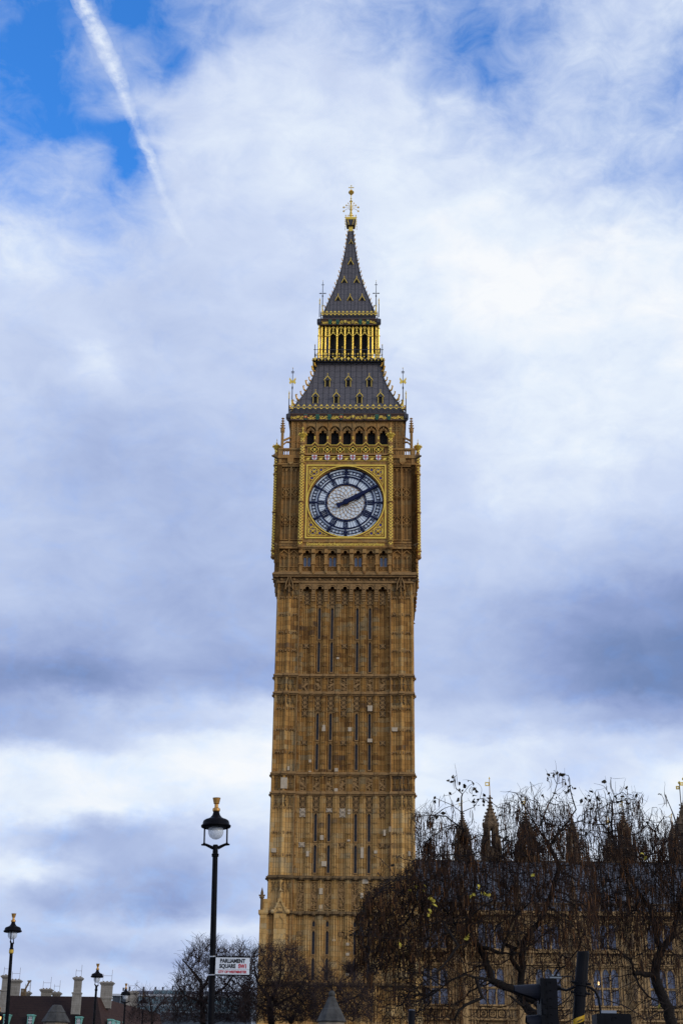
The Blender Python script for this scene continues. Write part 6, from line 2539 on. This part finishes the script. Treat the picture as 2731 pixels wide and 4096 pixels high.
# ---- traffic signals
SIGM = mat('signal_black', (.008, .0085, .011), .5, var=.25, scale=10, spec=.06)
VIS = mat('visor_black', (.012, .013, .019), .55, var=.2, scale=8, spec=.12)
Y3 = 15.0
k = Y3 / FPX * 1.0
SX = lambda px, py: at(px, py, Y3)
pb, pt = SX(2311, 4096), SX(2322, 3918)
lean = math.atan2(pt.x - pb.x, pt.z - pb.z)
post = tag(empty('signal_post', (pb.x - pb.z * math.tan(lean), Y3, 0)), 'black traffic signal post with a fat tilted cap and yellow sticker', 'signal post')
post.rotation_euler = (0, lean, 0)
PI3 = (Matrix.Translation(post.location) @ Matrix.Rotation(lean, 4, 'Y')).inverted()
Q = lambda px, py: PI3 @ SX(px, py)
mb = MB()
top = Q(2322, 3918).z
mb.lathe(0, 0, [(.057, 0), (.057, top + .01)], 20)
mb.build('post', SIGM, post)
c0, c1 = Q(2322, 3920), Q(2330, 3806)
mb = MB(); mb.tube([c0 + Vector((0, 0, -.02)), c0, c1 + Vector((.002, 0, -.012)), c1], [.060, .063, .061, .056], 22)
mb.build('post_cap', SIGM, post, smooth=False)
mb = MB()
for py in (3932, 3972):
    z = Q(2318, py).z
    mb.lathe(0, 0, [(.062, z - .03), (.066, z - .026), (.066, z + .026), (.062, z + .03)], 20)
    for s in (-1, 1):
        mb.tube([(s * .055, -.02, z), (s * .085, -.02, z)], .012, 8)
        mb.blob((s * .088, -.02, z), .014)
    for ang in (-40, -90, -130):
        mb.blob((.068 * math.cos(R(ang)), .068 * math.sin(R(ang)), z), .009)
mb.build('clamp', SIGM, post)
z0 = Q(2309, 4080).z
mb = MB()
n = 12
vs = []
for i in range(n + 1):
    a = R(-178 + 176 * i / n)
    zc_ = z0 + .040 * (i / n * 2 - 1)
    for s in (-1, 1):
        vs.append((.0585 * math.cos(a), .0585 * math.sin(a), zc_ + s * .028))
mb.add(vs, [(2 * i, 2 * i + 2, 2 * i + 3, 2 * i + 1) for i in range(n)])
st = mb.build('sticker', mat('yellow_sticker', (.62, .36, .01), .5), post)
text('sticker_lettering', 'EL GERADOR.EU', .016, INK, st, (.004, -.0605, z0 - .008), rot=(R(90), R(-33), 0), depth=.001, sx=.55, bold=.0006)


def signal_head(label, px0, px1, pyt, pyb, visor):
    a, b = SX(px0, pyt), SX(px1, pyb)
    root = tag(empty('traffic_signal', ((a.x + b.x) / 2, Y3, a.z)), label, 'traffic light', 'traffic lights')
    w, h = b.x - a.x, 1.0
    mb = MB()
    mb.slot(0).box(-w / 2 + w * .24, w / 2, -.11, .11, -h, -.012)
    mb.box(-w / 2 + w * .24 - .004, w / 2 - .004, -.105, .105, -.012, 0)
    for q in range(7):
        z = -.055 - q * .076
        # moulded recesses along the side of the casing
        mb.ring(.01, z, .024, .009, -.117, -.105, 12, R(-115), R(60))
    mb.box(-w / 2 + w * .24, w / 2 + .003, -.114, .114, -.283, -.276)
    mb.build('signal_casing', SIGM, root)
    mb = MB()
    mb.box(-w / 2, -w / 2 + w * .2, -.15, .15, -h, -.004)
    mb.box(-w / 2 + w * .2, -w / 2 + w * .25, -.125, .125, -h, -.002)
    for z in (-.22, -.32):
        mb.box(-w / 2 + w * .1, -w / 2 + w * .3, -.162, -.145, z - .025, z + .025)
    mb.build('backing_board', SIGM, root)
    if visor:
        for cz, big in ((-.142, 1.0), (-.435, .62)):
            mb = MB()
            n, rr = 24, .098
            x0 = -w / 2 + .002
            vs, fs = [], []
            for i in range(n):
                t = 2 * math.pi * i / n
                cy, cz2 = math.sin(t), math.cos(t)
                ln = (.235 * max(0.0, min(1.0, (cz2 + .62) / .8)) + .012) * (1 if big == 1 else .55)
                tap = 1 - .20 * ln / .25
                vs += [(x0, cy * rr, cz + cz2 * rr), (x0 - ln, cy * rr * tap, cz + cz2 * rr * tap + .0), (x0 - ln, cy * (rr - .006) * tap, cz + cz2 * (rr - .006) * tap), (x0, cy * (rr - .006), cz + cz2 * (rr - .006))]
            for i in range(n):
                j = (i + 1) % n
                fs += [(4 * i + q, 4 * i + (q + 1), 4 * j + (q + 1), 4 * j + q) for q in range(3)]
            mb.add(vs, fs)
            mb.build('visor', VIS, root)
            mb = MB(); mb.lathe(0, 0, [(rr - .008, 0), (rr - .008, .01)], 20)
            mb.v = [(x0 - z, x, cz + y) for x, y, z in mb.v]
            mb.build('lens', mat('unlit_lens', (.05, .03, .03), .2), root)
    return root


h1 = signal_head('black traffic light seen from the side, its hood pointing left of the post', 2150, 2227, 3916, 4096, True)
h2 = signal_head('low black traffic light right of the yellow stickered post', 2374, 2516, 4056, 4096, False)


def arm(pix, r, root, name, m=SIGM, n=8):
    mb = MB()
    mb.tube([SX(*p) - Vector(root.location) for p in pix], r, n)
    return mb.build(name, m, root)


arm([(2224, 3950), (2236, 3950)], .024, h1, 'socket')
arm([(2234, 3948), (2246, 3957), (2262, 3961), (2278, 3956), (2296, 3947)], .0135, h1, 'support_arm')
arm([(2206, 3906), (2284, 3907), (2289, 3911), (2290, 3935)], .006, h1, 'stay_rod')
mb = MB()
q = SX(2220, 3911) - Vector(h1.location)
mb.box(q.x - .055, q.x + .055, -.04, .04, q.z - .008, q.z + .006)
mb.blob((q.x - .028, 0, q.z + .022), .011); mb.blob((q.x + .028, 0, q.z + .022), .011)
mb.build('mounting_plate', mat('galvanised_plate', (.20, .23, .25), .5, metal=.4), h1)
arm([(2346, 3947), (2364, 3952), (2380, 3966), (2392, 3990), (2398, 4030), (2402, 4060), (2412, 4078), (2432, 4090), (2450, 4086)], .0135, h2, 'support_arm')
arm([(2348, 4020), (2350, 4036), (2358, 4042), (2400, 4043)], .006, h2, 'stay_rod')
mb = MB()
q = SX(2430, 4049) - Vector(h2.location)
mb.box(q.x - .075, q.x + .075, -.05, .05, q.z - .012, q.z + .014)
mb.build('mounting_plate', mat('grey_plate', (.22, .25, .30), .5, metal=.3), h2)
p = at(1646, 4041, 20)
bp = tag(empty('plain_post', (p.x, 20, 0)), 'plain flat-topped black post below the weeping tree', 'post')
bp.rotation_euler = (0, R(2.2), 0)
bp.location.x -= p.z * math.tan(R(2.2))
mb = MB(); mb.lathe(0, 0, [(.042, 0), (.042, p.z - .004), (.039, p.z)], 18); mb.build('post_tube', SIGM, bp)
mb = MB(); mb.lathe(0, 0, [(.040, p.z), (.040, p.z + .006), (.034, p.z + .009)], 18); mb.build('post_lid', mat('post_lid_grey', (.10, .12, .17), .4), bp)


# ================================================================== ground
mb = MB()
mb.add([(-6000, -3000, 0), (6000, -3000, 0), (6000, 9000, 0), (-6000, 9000, 0)], [(0, 1, 2, 3)])
tag(mb.build('ground', mat('asphalt', (.06, .06, .062), .9, var=.3, scale=.6)), kind='structure')
